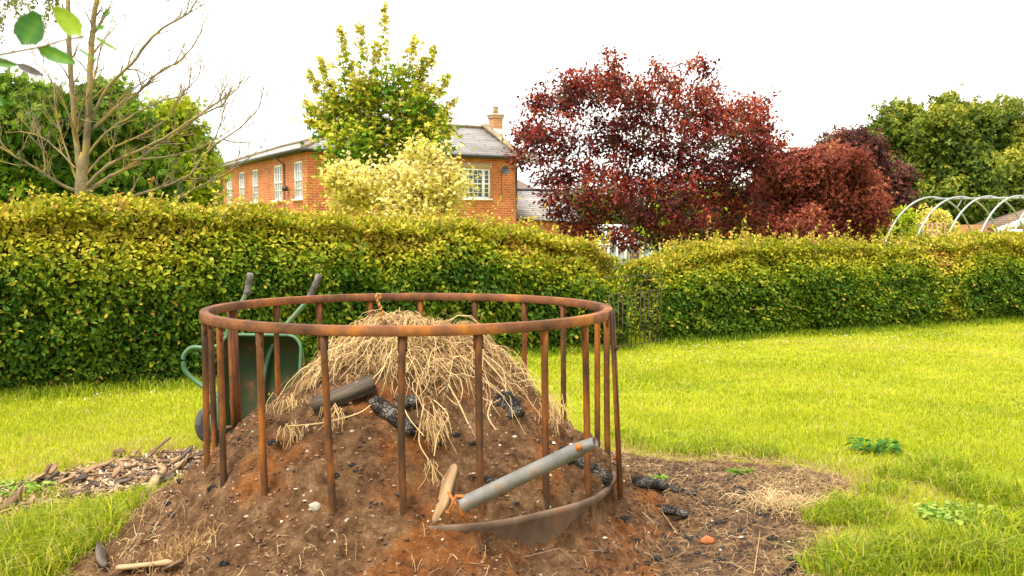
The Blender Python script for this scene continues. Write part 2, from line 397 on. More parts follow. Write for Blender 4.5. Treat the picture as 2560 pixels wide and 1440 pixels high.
def soil_mat():
    m, nt, out = new_mat('heap_soil')
    tc = nt.nodes.new("ShaderNodeTexCoord")
    def noise(sc, de, ro):
        n = nt.nodes.new("ShaderNodeTexNoise"); n.inputs['Scale'].default_value = sc; n.inputs['Detail'].default_value = de; n.inputs['Roughness'].default_value = ro
        nt.links.new(tc.outputs['Object'], n.inputs['Vector']); return n
    n1 = noise(11, 14, 0.8)
    base = ramp(nt, [(0.33, (0.026, 0.012, 0.006)), (0.42, (0.090, 0.044, 0.019)), (0.53, (0.185, 0.098, 0.046)), (0.66, (0.34, 0.20, 0.105))]); nt.links.new(n1.outputs['Fac'], base.inputs['Fac'])
    n2 = noise(2.6, 7, 0.62)
    om = ramp(nt, [(0.52, (0, 0, 0)), (0.64, (0.8, 0.8, 0.8))]); nt.links.new(n2.outputs['Fac'], om.inputs['Fac'])
    orange = ramp(nt, [(0.36, (0.07, 0.022, 0.007)), (0.5, (0.24, 0.080, 0.018)), (0.68, (0.38, 0.15, 0.045))]); nt.links.new(n1.outputs['Fac'], orange.inputs['Fac'])
    mx = nt.nodes.new("ShaderNodeMix"); mx.data_type = 'RGBA'
    nt.links.new(om.outputs[0], mx.inputs[0]); nt.links.new(base.outputs[0], mx.inputs[6]); nt.links.new(orange.outputs[0], mx.inputs[7])
    n3 = noise(28, 4, 0.6)
    wm = ramp(nt, [(0.66, (0, 0, 0)), (0.70, (1, 1, 1))]); nt.links.new(n3.outputs['Fac'], wm.inputs['Fac'])
    mx2 = nt.nodes.new("ShaderNodeMix"); mx2.data_type = 'RGBA'
    nt.links.new(wm.outputs[0], mx2.inputs[0]); nt.links.new(mx.outputs[2], mx2.inputs[6]); mx2.inputs[7].default_value = (0.40, 0.28, 0.17, 1)
    b = nt.nodes.new("ShaderNodeBsdfPrincipled"); b.inputs['Roughness'].default_value = 0.95; b.inputs['Specular IOR Level'].default_value = 0.12
    nt.links.new(mx2.outputs[2], b.inputs['Base Color'])
    n4 = noise(30, 10, 0.8)
    bp = nt.nodes.new("ShaderNodeBump"); bp.inputs['Strength'].default_value = 1.0; bp.inputs['Distance'].default_value = 0.035
    nt.links.new(n4.outputs['Fac'], bp.inputs['Height']); nt.links.new(bp.outputs[0], b.inputs['Normal'])
    nt.links.new(b.outputs[0], out.inputs['Surface'])
    return m
M['soil'] = soil_mat()
M['crumb'] = tint_mat('crumb', [(0.0, (0.02, 0.016, 0.014)), (0.3, (0.07, 0.04, 0.025)), (0.6, (0.19, 0.10, 0.055)), (0.85, (0.32, 0.17, 0.09)), (1.0, (0.60, 0.52, 0.42))], nmix=0.1)

M['hedge'] = leaf_mat('hedge_leaf', [(0.0, (0.015, 0.050, 0.005)), (0.28, (0.048, 0.115, 0.006)), (0.52, (0.17, 0.23, 0.007)), (0.72, (0.40, 0.37, 0.015)), (0.9, (0.58, 0.45, 0.08)), (1.0, (0.42, 0.20, 0.035))], 0.30)
M['grass'] = leaf_mat('grass_blade', [(0.0, (0.10, 0.17, 0.008)), (0.35, (0.27, 0.34, 0.010)), (0.7, (0.42, 0.46, 0.018)), (0.92, (0.52, 0.50, 0.05)), (1.0, (0.55, 0.42, 0.16))], 0.40)
M['grass_deep'] = leaf_mat('grass_tuft', [(0.0, (0.06, 0.13, 0.008)), (0.4, (0.21, 0.30, 0.009)), (0.8, (0.42, 0.44, 0.015)), (1.0, (0.5, 0.40, 0.12))], 0.40)
M['dry'] = leaf_mat('dry_grass', [(0.0, (0.16, 0.09, 0.04)), (0.5, (0.38, 0.24, 0.11)), (1.0, (0.62, 0.47, 0.25))], 0.2)
M['maple_leaf'] = leaf_mat('maple_leaf', [(0.0, (0.012, 0.075, 0.005)), (0.35, (0.040, 0.160, 0.006)), (0.6, (0.14, 0.27, 0.008)), (0.82, (0.38, 0.42, 0.012)), (1.0, (0.62, 0.54, 0.08))], 0.38)
M['cream_leaf'] = leaf_mat('cream_leaf', [(0.0, (0.24, 0.27, 0.02)), (0.25, (0.62, 0.54, 0.07)), (0.6, (0.86, 0.74, 0.24)), (1.0, (0.90, 0.82, 0.46))], 0.38)
M['plum_leaf'] = leaf_mat('plum_leaf', [(0.0, (0.030, 0.008, 0.010)), (0.4, (0.10, 0.018, 0.017)), (0.7, (0.25, 0.030, 0.022)), (0.9, (0.42, 0.060, 0.030)), (1.0, (0.50, 0.18, 0.08))], 0.32)
M['beech_leaf'] = leaf_mat('beech_leaf', [(0.0, (0.070, 0.018, 0.014)), (0.45, (0.19, 0.045, 0.030)), (0.8, (0.34, 0.080, 0.045)), (1.0, (0.45, 0.18, 0.09))], 0.3)
M['dusky_leaf'] = leaf_mat('dusky_leaf', [(0.0, (0.040, 0.017, 0.016)), (0.5, (0.12, 0.045, 0.040)), (0.85, (0.22, 0.07, 0.055)), (1.0, (0.18, 0.17, 0.06))], 0.3)
M['conifer_leaf'] = leaf_mat('conifer_leaf', [(0.0, (0.010, 0.040, 0.005)), (0.4, (0.040, 0.105, 0.008)), (0.8, (0.12, 0.22, 0.010)), (1.0, (0.26, 0.33, 0.02))], 0.25)
M['lime_leaf'] = leaf_mat('lime_leaf', [(0.0, (0.035, 0.10, 0.006)), (0.4, (0.16, 0.27, 0.008)), (0.75, (0.36, 0.43, 0.012)), (1.0, (0.50, 0.50, 0.04))], 0.35)
M['syc_leaf'] = leaf_mat('syc_leaf', [(0.0, (0.022, 0.050, 0.010)), (0.4, (0.080, 0.130, 0.016)), (0.8, (0.20, 0.24, 0.025)), (1.0, (0.36, 0.35, 0.04))], 0.3)
M['birch_leaf'] = leaf_mat('birch_leaf', [(0.0, (0.10, 0.13, 0.02)), (0.6, (0.26, 0.28, 0.05)), (1.0, (0.45, 0.42, 0.14))], 0.3)
M['near_leaf'] = leaf_mat('near_leaf', [(0.0, (0.045, 0.13, 0.035)), (0.5, (0.10, 0.24, 0.03)), (1.0, (0.30, 0.40, 0.03))], 0.45, rough=0.4)
M['weed_leaf'] = leaf_mat('weed_leaf', [(0.0, (0.03, 0.12, 0.012)), (0.5, (0.14, 0.28, 0.02)), (1.0, (0.36, 0.42, 0.09))], 0.3)
M['daisy'] = plain('daisy_white', (0.82, 0.80, 0.74), 0.7)

# ------------------------------------------------------------------ leaf templates and scatter
def tmpl_oval(w=0.27, fold=0.07):
    v = np.array([[0, 0, 0], [.3, w, fold], [.7, w * .82, fold * .7], [1, 0, -.06], [.7, -w * .82, fold * .7], [.3, -w, fold]])
    return v, np.array([[0, 5, 4, 3], [0, 3, 2, 1]])
def tmpl_star():
    c = [[.12, 0, 0]]; tips = []; nt = []
    for k in range(5):
        a = (k - 2) * 1.0
        L = (1.0, .92, .6)[abs(k - 2)]
        tips.append([.12 + L * .8 * math.cos(a), L * .8 * math.sin(a), -.09 * abs(k - 2) - .04])
    for k in range(6):
        a = (k - 2.5) * 1.0
        r = .36 if 0 < k < 5 else .25
        nt.append([.12 + r * math.cos(a), r * math.sin(a), .02])
    v = np.array(c + tips + nt)
    f = np.array([[0, 6 + k, 1 + k, 7 + k] for k in range(5)])
    return v, f
def tmpl_spray():
    v = [[0, 0, 0]]; f = []
    for a, L, w, z in ((0, 1, .10, 0), (.5, .8, .09, .1), (-.5, .8, .09, -.08), (.95, .55, .08, -.05), (-.95, .55, .08, .07)):
        c, s = math.cos(a), math.sin(a); k = len(v)
        v += [[.45 * L * c - w * s, .45 * L * s + w * c, z * .5], [L * c, L * s, z], [.45 * L * c + w * s, .45 * L * s - w * c, z * .5]]
        f.append([0, k + 2, k + 1, k])
    return np.array(v), np.array(f)
def tmpl_blob():
    """three crossed small leaves: a leaf clump for far crowns"""
    v0, f0 = tmpl_oval(.3, .08); vs = []; fs = []
    for k, (a, b) in enumerate(((0.0, .3), (2.1, -.4), (4.2, .5), (1.1, 1.1))):
        c, s = math.cos(a), math.sin(a); cb, sb = math.cos(b), math.sin(b)
        R = np.array([[c * cb, -s, c * sb], [s * cb, c, s * sb], [-sb, 0, cb]])
        vs.append(v0 @ R.T * .7); fs.append(f0 + 6 * k)
    return np.concatenate(vs), np.concatenate(fs)
OVAL, STAR, SPRAY, BLOB = tmpl_oval(), tmpl_star(), tmpl_spray(), tmpl_blob()
NARROW = tmpl_oval(.16, .05)

def unit(a): return a / (np.linalg.norm(a, axis=-1, keepdims=True) + 1e-9)

def scatter(mb, tmpl, pos, d, n, size, tint):
    v, f = tmpl; N = len(pos); k = len(v)
    if N == 0: return
    d = unit(d); y = unit(np.cross(n, d)); z = np.cross(d, y)
    R = np.stack([d, y, z], -1)                     # N,3,3
    size = np.broadcast_to(np.asarray(size, float), (N,))
    out = np.einsum('nij,kj->nki', R, v) * size[:, None, None] + pos[:, None, :]
    ff = (f[None] + (np.arange(N) * k)[:, None, None]).reshape(-1, f.shape[1])
    mb.add(out.reshape(-1, 3), ff, np.repeat(np.clip(tint, 0, 1), k))

def rdir(N, rng=RNG): return unit(rng.normal(size=(N, 3)))

# ------------------------------------------------------------------ polygons on the ground
def sdist(x, y, poly):
    """signed distance, positive inside"""
    x = np.asarray(x, float); y = np.asarray(y, float)
    poly = np.asarray(poly, float); inside = np.zeros(x.shape, bool); dmin = np.full(x.shape, 1e9)
    for k in range(len(poly)):
        x0, y0 = poly[k]; x1, y1 = poly[(k + 1) % len(poly)]
        ex, ey = x1 - x0, y1 - y0
        t = np.clip(((x - x0) * ex + (y - y0) * ey) / (ex * ex + ey * ey), 0, 1)
        dmin = np.minimum(dmin, np.hypot(x - x0 - t * ex, y - y0 - t * ey))
        if y0 != y1:
            c = ((y0 > y) != (y1 > y)) & (x < (x1 - x0) * (y - y0) / (y1 - y0) + x0)
            inside ^= c
    return np.where(inside, dmin, -dmin)

DIRT = [(.55, 7.2), (1.05, 6.85), (1.6, 6.75), (2.0, 6.35), (2.05, 6.0), (1.62, 5.55), (1.50, 5.0), (1.35, 4.5), (1.2, 3.2), (-1.55, 3.2), (-1.72, 4.5), (-1.80, 5.2), (-2.0, 5.9), (-2.0, 6.7), (-1.2, 6.95), (-.4, 7.0)]
CHIPS = [(-3.7, 5.0), (-3.0, 6.0), (-2.62, 6.55), (-2.33, 6.95), (-1.95, 7.05), (-1.75, 6.6), (-2.0, 5.95), (-2.38, 5.72), (-2.60, 5.45), (-2.9, 4.9)]
def dirt_amount(x, y):
    n = (fbm(x * 2.2, y * 2.2, 5) - .5) * .7
    return np.maximum(sdist(x, y, DIRT), sdist(x, y, CHIPS) - .02) + n * .45

RC = np.array((-.508, 5.2))                      # centre of the ring
PR = [0, .18, .30, .42, .55, .70, .85, 1.0, 1.15, 1.35, 1.6, 1.75, 3]
PZ = [1.00, .96, .905, .83, .735, .60, .49, .345, .235, .12, .02, -.04, -.1]
def heap(x, y, rough=True):
    dx = x - RC[0]; dy = y - RC[1]
    r = np.hypot(dx, dy); az = np.degrees(np.arctan2(dx, -dy))      # 0 = towards the camera, + to the right
    z = np.interp(r, PR, PZ)
    left = np.clip(-dx / .9, 0, 1) * np.exp(-((r - .85) / .3) ** 2) * .05
    z = z + left
    win = np.clip((az - 8) / 28, 0, 1) * np.clip((112 - az) / 25, 0, 1)
    win = win * win * (3 - 2 * win)
    step = np.clip((r - .995) / .03, 0, 1)
    z = z - win * step * .165 * np.clip((1.75 - r) / .5, 0, 1)
    if rough:
        amp = np.clip((1.8 - r) / .5, 0, 1)
        z = z + amp * ((fbm(x * 5, y * 5, 3, 4) - .5) * .09 + (fbm(x * 20, y * 20, 9, 4) - .5) * .062 + np.clip(fbm(x * 13, y * 13, 19, 2) - .62, 0, 1) * .12)
    return z

def ground_z(x, y):
    return (fbm(x * .5, y * .5, 31, 3) - .5) * .05 * np.clip((np.hypot(x, y) - 3) / 3, 0, 1)

def surf(x, y): return np.maximum(heap(x, y), ground_z(x, y))

# ------------------------------------------------------------------ ground
def build_ground():
    xs = np.unique(np.concatenate([-np.geomspace(5, 500, 26), np.linspace(-5, 5, 201), np.geomspace(5, 500, 26)]))
    ys = np.unique(np.concatenate([-np.geomspace(3, 300, 12) + 3, np.linspace(2, 9, 141), np.geomspace(9, 700, 50)]))
    X, Y = np.meshgrid(xs, ys, indexing='ij')
    d = dirt_amount(X, Y)
    t = np.clip(.5 + d * 1.6, 0, 1)
    Z = ground_z(X, Y)
    a, b = X.shape
    i = np.arange(a - 1)[:, None] * b; j = np.arange(b - 1)[None, :]
    f = np.stack([i + j, i + b + j, i + b + j + 1, i + j + 1], -1).reshape(-1, 4)
    mb = MB(); mb.add(np.stack([X, Y, Z], -1).reshape(-1, 3), f, t.ravel())
    tag(mb.build('ground', M['ground'], smooth=True), kind='structure')

def build_heap():
    nr, na = 300, 840
    r = np.linspace(0.002, 1.75, nr); a = np.linspace(0, 2 * math.pi, na, endpoint=False)
    Rr, A = np.meshgrid(r, a, indexing='ij')
    X = RC[0] + Rr * np.sin(A); Y = RC[1] - Rr * np.cos(A)
    Z = heap(X, Y)
    i = np.arange(nr - 1)[:, None] * na; j = np.arange(na)[None, :]; j2 = (j + 1) % na
    f = np.stack([i + j, i + na + j, i + na + j2, i + j2], -1).reshape(-1, 4)
    mb = MB(); mb.add(np.stack([X, Y, Z], -1).reshape(-1, 3), f)
    mb.f.setdefault(na, []).append(np.arange(na)[None, :])
    centred(mb, 'soil_heap', M['soil'], 'brown and orange heap of ash and soil banked up inside the rusty ring', 'heap', smooth=True)

def ico():
    t = (1 + 5 ** .5) / 2
    v = unit(np.array([[-1, t, 0], [1, t, 0], [-1, -t, 0], [1, -t, 0], [0, -1, t], [0, 1, t], [0, -1, -t], [0, 1, -t], [t, 0, -1], [t, 0, 1], [-t, 0, -1], [-t, 0, 1]]))
    f = np.array([[0, 11, 5], [0, 5, 1], [0, 1, 7], [0, 7, 10], [0, 10, 11], [1, 5, 9], [5, 11, 4], [11, 10, 2], [10, 7, 6], [7, 1, 8], [3, 9, 4], [3, 4, 2], [3, 2, 6], [3, 6, 8], [3, 8, 9], [4, 9, 5], [2, 4, 11], [6, 2, 10], [8, 6, 7], [9, 8, 1]])
    return v, f
ICO = ico()

def build_crumbs():
    N = 30000
    x = RNG.uniform(-3.0, 2.3, N); y = RNG.uniform(3.6, 7.2, N)
    r = np.hypot(x - RC[0], y - RC[1])
    ok = (dirt_amount(x, y) > RNG.uniform(-.05, .25, N)) & (r > .45)
    ok &= (r < 1.2) & (RNG.random(N) < .75) | (r >= 1.2) & ok
    ok &= dirt_amount(x, y) > -.02
    x, y, r = x[ok], y[ok], r[ok]; N = len(x)
    z = surf(x, y)
    size = RNG.gamma(1.6, .0024, N) + .0016
    size = np.minimum(size, .0085)
    v, f = ICO
    right = (x > .35).astype(float)
    tint = np.clip(RNG.normal(.5, .2, N) - right * .18 * (r > 1.05), 0, .92)
    tint = np.where(RNG.random(N) < .03, 1.0, tint)
    tint = np.where(RNG.random(N) < .05 + .50 * (r > 1.12) * (x > 0), RNG.uniform(0, .12, N), tint)
    S = size[:, None] * RNG.uniform(.45, 1.7, (N, 3)); S[:, 2] *= .65
    V = v[None] * (1 + RNG.uniform(-.45, .35, (N, 12, 1))) * S[:, None, :] + np.stack([x, y, z + size * .2], -1)[:, None, :]
    mb = MB(); mb.add(V.reshape(-1, 3), (f[None] + (np.arange(N) * 12)[:, None, None]).reshape(-1, 3), np.repeat(tint, 12))
    tag(mb.build('cinders', M['crumb']), 'cinders, grit and crumbs of charcoal strewn over the bare soil', 'cinders', kind='stuff')

# ------------------------------------------------------------------ grass
def blades(mb, x, y, z, h, w, lean, tint, rng=RNG):
    N = len(x); a = rng.uniform(0, 2 * math.pi, N); b = rng.uniform(0, 2 * math.pi, N)
    side = np.stack([np.cos(a), np.sin(a), np.zeros(N)], -1)
    ld = np.stack([np.cos(b), np.sin(b), np.zeros(N)], -1) * (lean * h)[:, None]
    p0 = np.stack([x, y, z - .005], -1); up = np.array((0, 0, 1.0))
    p1 = p0 + ld * .25 + up * (h * .55)[:, None]
    p2 = p0 + ld + up * (h * (1 - .35 * np.minimum(lean, 1.4)))[:, None]
    s = side * (w / 2)[:, None]
    V = np.stack([p0 - s, p0 + s, p1 + s * .85, p1 - s * .85, p2], 1)
    q = (np.array([0, 1, 2, 3])[None] + (np.arange(N) * 5)[:, None])
    mb.add(V.reshape(-1, 3), q, np.repeat(np.clip(tint, 0, 1), 5))
    mb.f.setdefault(3, []).append(np.array([3, 2, 4])[None] + (np.arange(N) * 5)[:, None] + mb.n - 5 * N)

def HL0(t): return np.array((-7.0, 7.5)) + t * (np.array((1.30, 12.95)) - np.array((-7.0, 7.5)))
def build_grass():
    mb = MB()
    for y0, y1, dens, hh, ww in ((3.6, 6, 6500, .045, .0040), (6, 8.5, 4800, .045, .0050), (8.5, 11.5, 2700, .045, .0070), (11.5, 18, 1700, .034, .0095)):
        xa, xb = -.53 * y1 - .6, .53 * y1 + .6
        N = int((xb - xa) * (y1 - y0) * dens)
        x = RNG.uniform(xa, xb, N); y = RNG.uniform(y0, y1, N)
        patch = fbm(x * 3, y * 3, 77, 3); big = fbm(x * .7, y * .7, 41, 3)
        d = dirt_amount(x, y)
        keep = (np.abs(x) < .52 * y + .7) & (d < RNG.uniform(-.12, .03, N)) & (RNG.random(N) < .35 + patch)
        x, y, patch, big, d = x[keep], y[keep], patch[keep], big[keep], d[keep]; N = len(x)
        edge = np.exp(-np.maximum(-d, 0) / .35)
        # hedge shadow side and foot: longer grass
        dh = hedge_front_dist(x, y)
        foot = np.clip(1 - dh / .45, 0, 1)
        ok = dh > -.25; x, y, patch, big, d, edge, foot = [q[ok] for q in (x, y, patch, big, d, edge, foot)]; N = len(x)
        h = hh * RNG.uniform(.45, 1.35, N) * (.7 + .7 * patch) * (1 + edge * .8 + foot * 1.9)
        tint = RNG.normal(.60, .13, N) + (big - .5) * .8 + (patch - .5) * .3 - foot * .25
        tint = np.where(RNG.random(N) < .05 + .15 * edge, 1.0, tint)
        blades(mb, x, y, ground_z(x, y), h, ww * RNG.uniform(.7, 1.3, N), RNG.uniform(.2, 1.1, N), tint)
    o = mb.build('lawn_grass', M['grass'])
    tag(o, 'bright yellow green mown lawn grass', 'grass', kind='stuff')
    # longer tufts
    mb = MB()
    def tuft(cx, cy, R, n, h, t0=.62, lean=.9):
        a = RNG.uniform(0, 2 * math.pi, n); r = R * np.sqrt(RNG.random(n))
        x = cx + r * np.cos(a); y = cy + r * np.sin(a)
        blades(mb, x, y, np.maximum(ground_z(x, y), heap(x, y)), h * RNG.uniform(.3, 1.35, n), .0054 * RNG.uniform(.6, 1.5, n), RNG.uniform(.2, lean + .6, n), RNG.normal(t0, .27, n) - .15)
    for px, py, R, n, h in ((60, 1360, .20, 900, .17), (140, 1400, .22, 900, .16), (30, 1430, .22, 700, .17), (200, 1340, .18, 700, .13), (270, 1290, .13, 600, .12), (330, 1275, .08, 300, .11), (120, 1310, .16, 500, .13), (230, 1400, .12, 400, .12), (335, 1295, .10, 260, .11), (370, 1272, .07, 130, .09), (300, 1330, .12, 260, .10), (250, 1375, .12, 240, .11), (215, 1330, .12, 260, .12), (90, 1250, .14, 260, .08),
                            (2140, 1300, .16, 900, .14), (2060, 1310, .10, 500, .11), (2320, 1400, .20, 1100, .17), (2430, 1390, .16, 800, .16), (2170, 1420, .18, 900, .16), (2520, 1420, .2, 800, .15), (2080, 1435, .12, 400, .13),
                            (2250, 1200, .14, 600, .12), (2350, 1180, .16, 700, .12), (2420, 1230, .16, 800, .14), (2510, 1260, .18, 800, .15), (2540, 1330, .2, 700, .14), (2200, 1240, .12, 400, .11),
                            (1900, 1140, .12, 500, .10), (1720, 1130, .16, 600, .09), (1590, 1110, .12, 400, .09), (1800, 1120, .15, 500, .09), (2240, 1380, .1, 300, .13), (1560, 1095, .1, 300, .1)):
        g = G(px, py)
        tuft(g[0], g[1], R * 1.15, n, h, .74 if px < 500 else .66)
    # long grass along the foot of the hedges
    for t in np.linspace(0, 1, 90):
        for fn in (hedge_left_line, hedge_right_line):
            q, nrm = fn(t)
            q = q + nrm * RNG.uniform(-.05, .22)
            if abs(q[0]) < .56 * q[1]: tuft(q[0], q[1], .16, 60, .13, .22, .6)
    tag(mb.build('long_grass', M['grass_deep']), 'longer green grass tufts along the soil edge and hedge foot', 'grass', kind='stuff')
    # dry thatch
    mb = MB()
    N = 70000
    x = RNG.uniform(-3.6, 2.8, N); y = RNG.uniform(3.8, 7.6, N); d = dirt_amount(x, y)
    w = np.exp(-((d + .02) / .16) ** 2) * (.35 + .65 * (x > .6))
    w = np.maximum(w, np.exp(-(((x - 1.85) / .60) ** 2 + ((y - 6.0) / .60) ** 2)) * 1.0)
    w = np.maximum(w, (d > 0) * .12)
    keep = (RNG.random(N) < w) & (np.hypot(x - RC[0], y - RC[1]) > 1.12)
    x, y = x[keep], y[keep]; n = len(x)
    strands(mb, x, y, RNG.uniform(.03, .10, n), RNG.uniform(.0016, .003, n), RNG.uniform(0, 2 * math.pi, n), RNG.uniform(.0, .03, n), RNG.normal(.55, .25, n), .5)
    g = G(1955, 1270); n = 260
    xx = g[0] + RNG.normal(0, .09, n); yy = g[1] + RNG.normal(0, .08, n)
    strands(mb, xx, yy, RNG.uniform(.06, .2, n), np.full(n, .0035), RNG.uniform(0, 6.3, n), RNG.uniform(.01, .06, n), RNG.normal(.8, .15, n), .6)
    tag(mb.build('dry_grass', M['dry']), 'dry buff thatch and dead grass stems lying at the edge of the soil', 'dry grass', kind='stuff')

def strands(mb, x, y, L, w, ang, lift, tint, curl=.8, K=5, zfun=None):
    """curved ribbons that follow the surface"""
    zfun = zfun or surf
    N = len(x); t = np.linspace(0, 1, K + 1)[None, :]
    bend = RNG.normal(0, curl, N)[:, None]
    a = ang[:, None] + bend * (t - .5) * 2 + RNG.normal(0, .18, (N, K + 1))
    st = (L / K)[:, None]
    X = x[:, None] + np.cumsum(np.cos(a) * st, 1); Y = y[:, None] + np.cumsum(np.sin(a) * st, 1)
    Z = zfun(X, Y) + lift[:, None] * (.35 + np.sin(t * math.pi) * 1.0) + RNG.normal(0, .0035, (N, K + 1)) + .003
    C = np.stack([X, Y, Z], -1)
    D = unit(np.gradient(C, axis=1))
    up = unit(rdir(N) * .8 + np.array((0, -.35, .6)))[:, None, :]
    S = unit(np.cross(D, up)) * (w[:, None, None] / 2)
    S = S * np.linspace(1, .55, K + 1)[None, :, None]
    V = np.stack([C - S, C + S], 2)             # N,K+1,2,3
    base = (np.arange(N) * (K + 1) * 2)[:, None]; k = (np.arange(K) * 2)[None, :]
    f = np.stack([base + k, base + k + 1, base + k + 3, base + k + 2], -1).reshape(-1, 4)
    mb.add(V.reshape(-1, 3), f, np.repeat(np.clip(tint, 0, 1), (K + 1) * 2))

# ------------------------------------------------------------------ hedges
HL_A, HL_B = np.array((-8.2, 6.75)), np.array((1.38, 12.9))       # front foot of the left hedge
HR_A, HR_B = np.array((1.98, 13.35)), np.array((12.0, 18.3))      # front foot of the right hedge
def _line(A, B, t):
    d = (B - A) / np.linalg.norm(B - A)
    return A + (B - A) * t, np.array((d[1], -d[0]))
def hedge_left_line(t): return _line(HL_A, HL_B, t)
def hedge_right_line(t): return _line(HR_A, HR_B, t)
def hedge_front_dist(x, y):
    out = np.full(x.shape, 9.0)
    for A, B in ((HL_A, HL_B), (HR_A, HR_B)):
        d = (B - A) / np.linalg.norm(B - A); L = np.linalg.norm(B - A)
        s = (x - A[0]) * d[0] + (y - A[1]) * d[1]; n = (x - A[0]) * d[1] - (y - A[1]) * d[0]
        ds = np.maximum(np.maximum(-s, s - L), 0)
        v = np.where(ds > 0, np.hypot(ds, np.maximum(n, 0)) + (n < -1.4) * 2, n)
        v = np.where((ds <= 0) & (n < -1.3), 3, v)
        out = np.where((ds < .3), np.minimum(out, v), out)
    return out

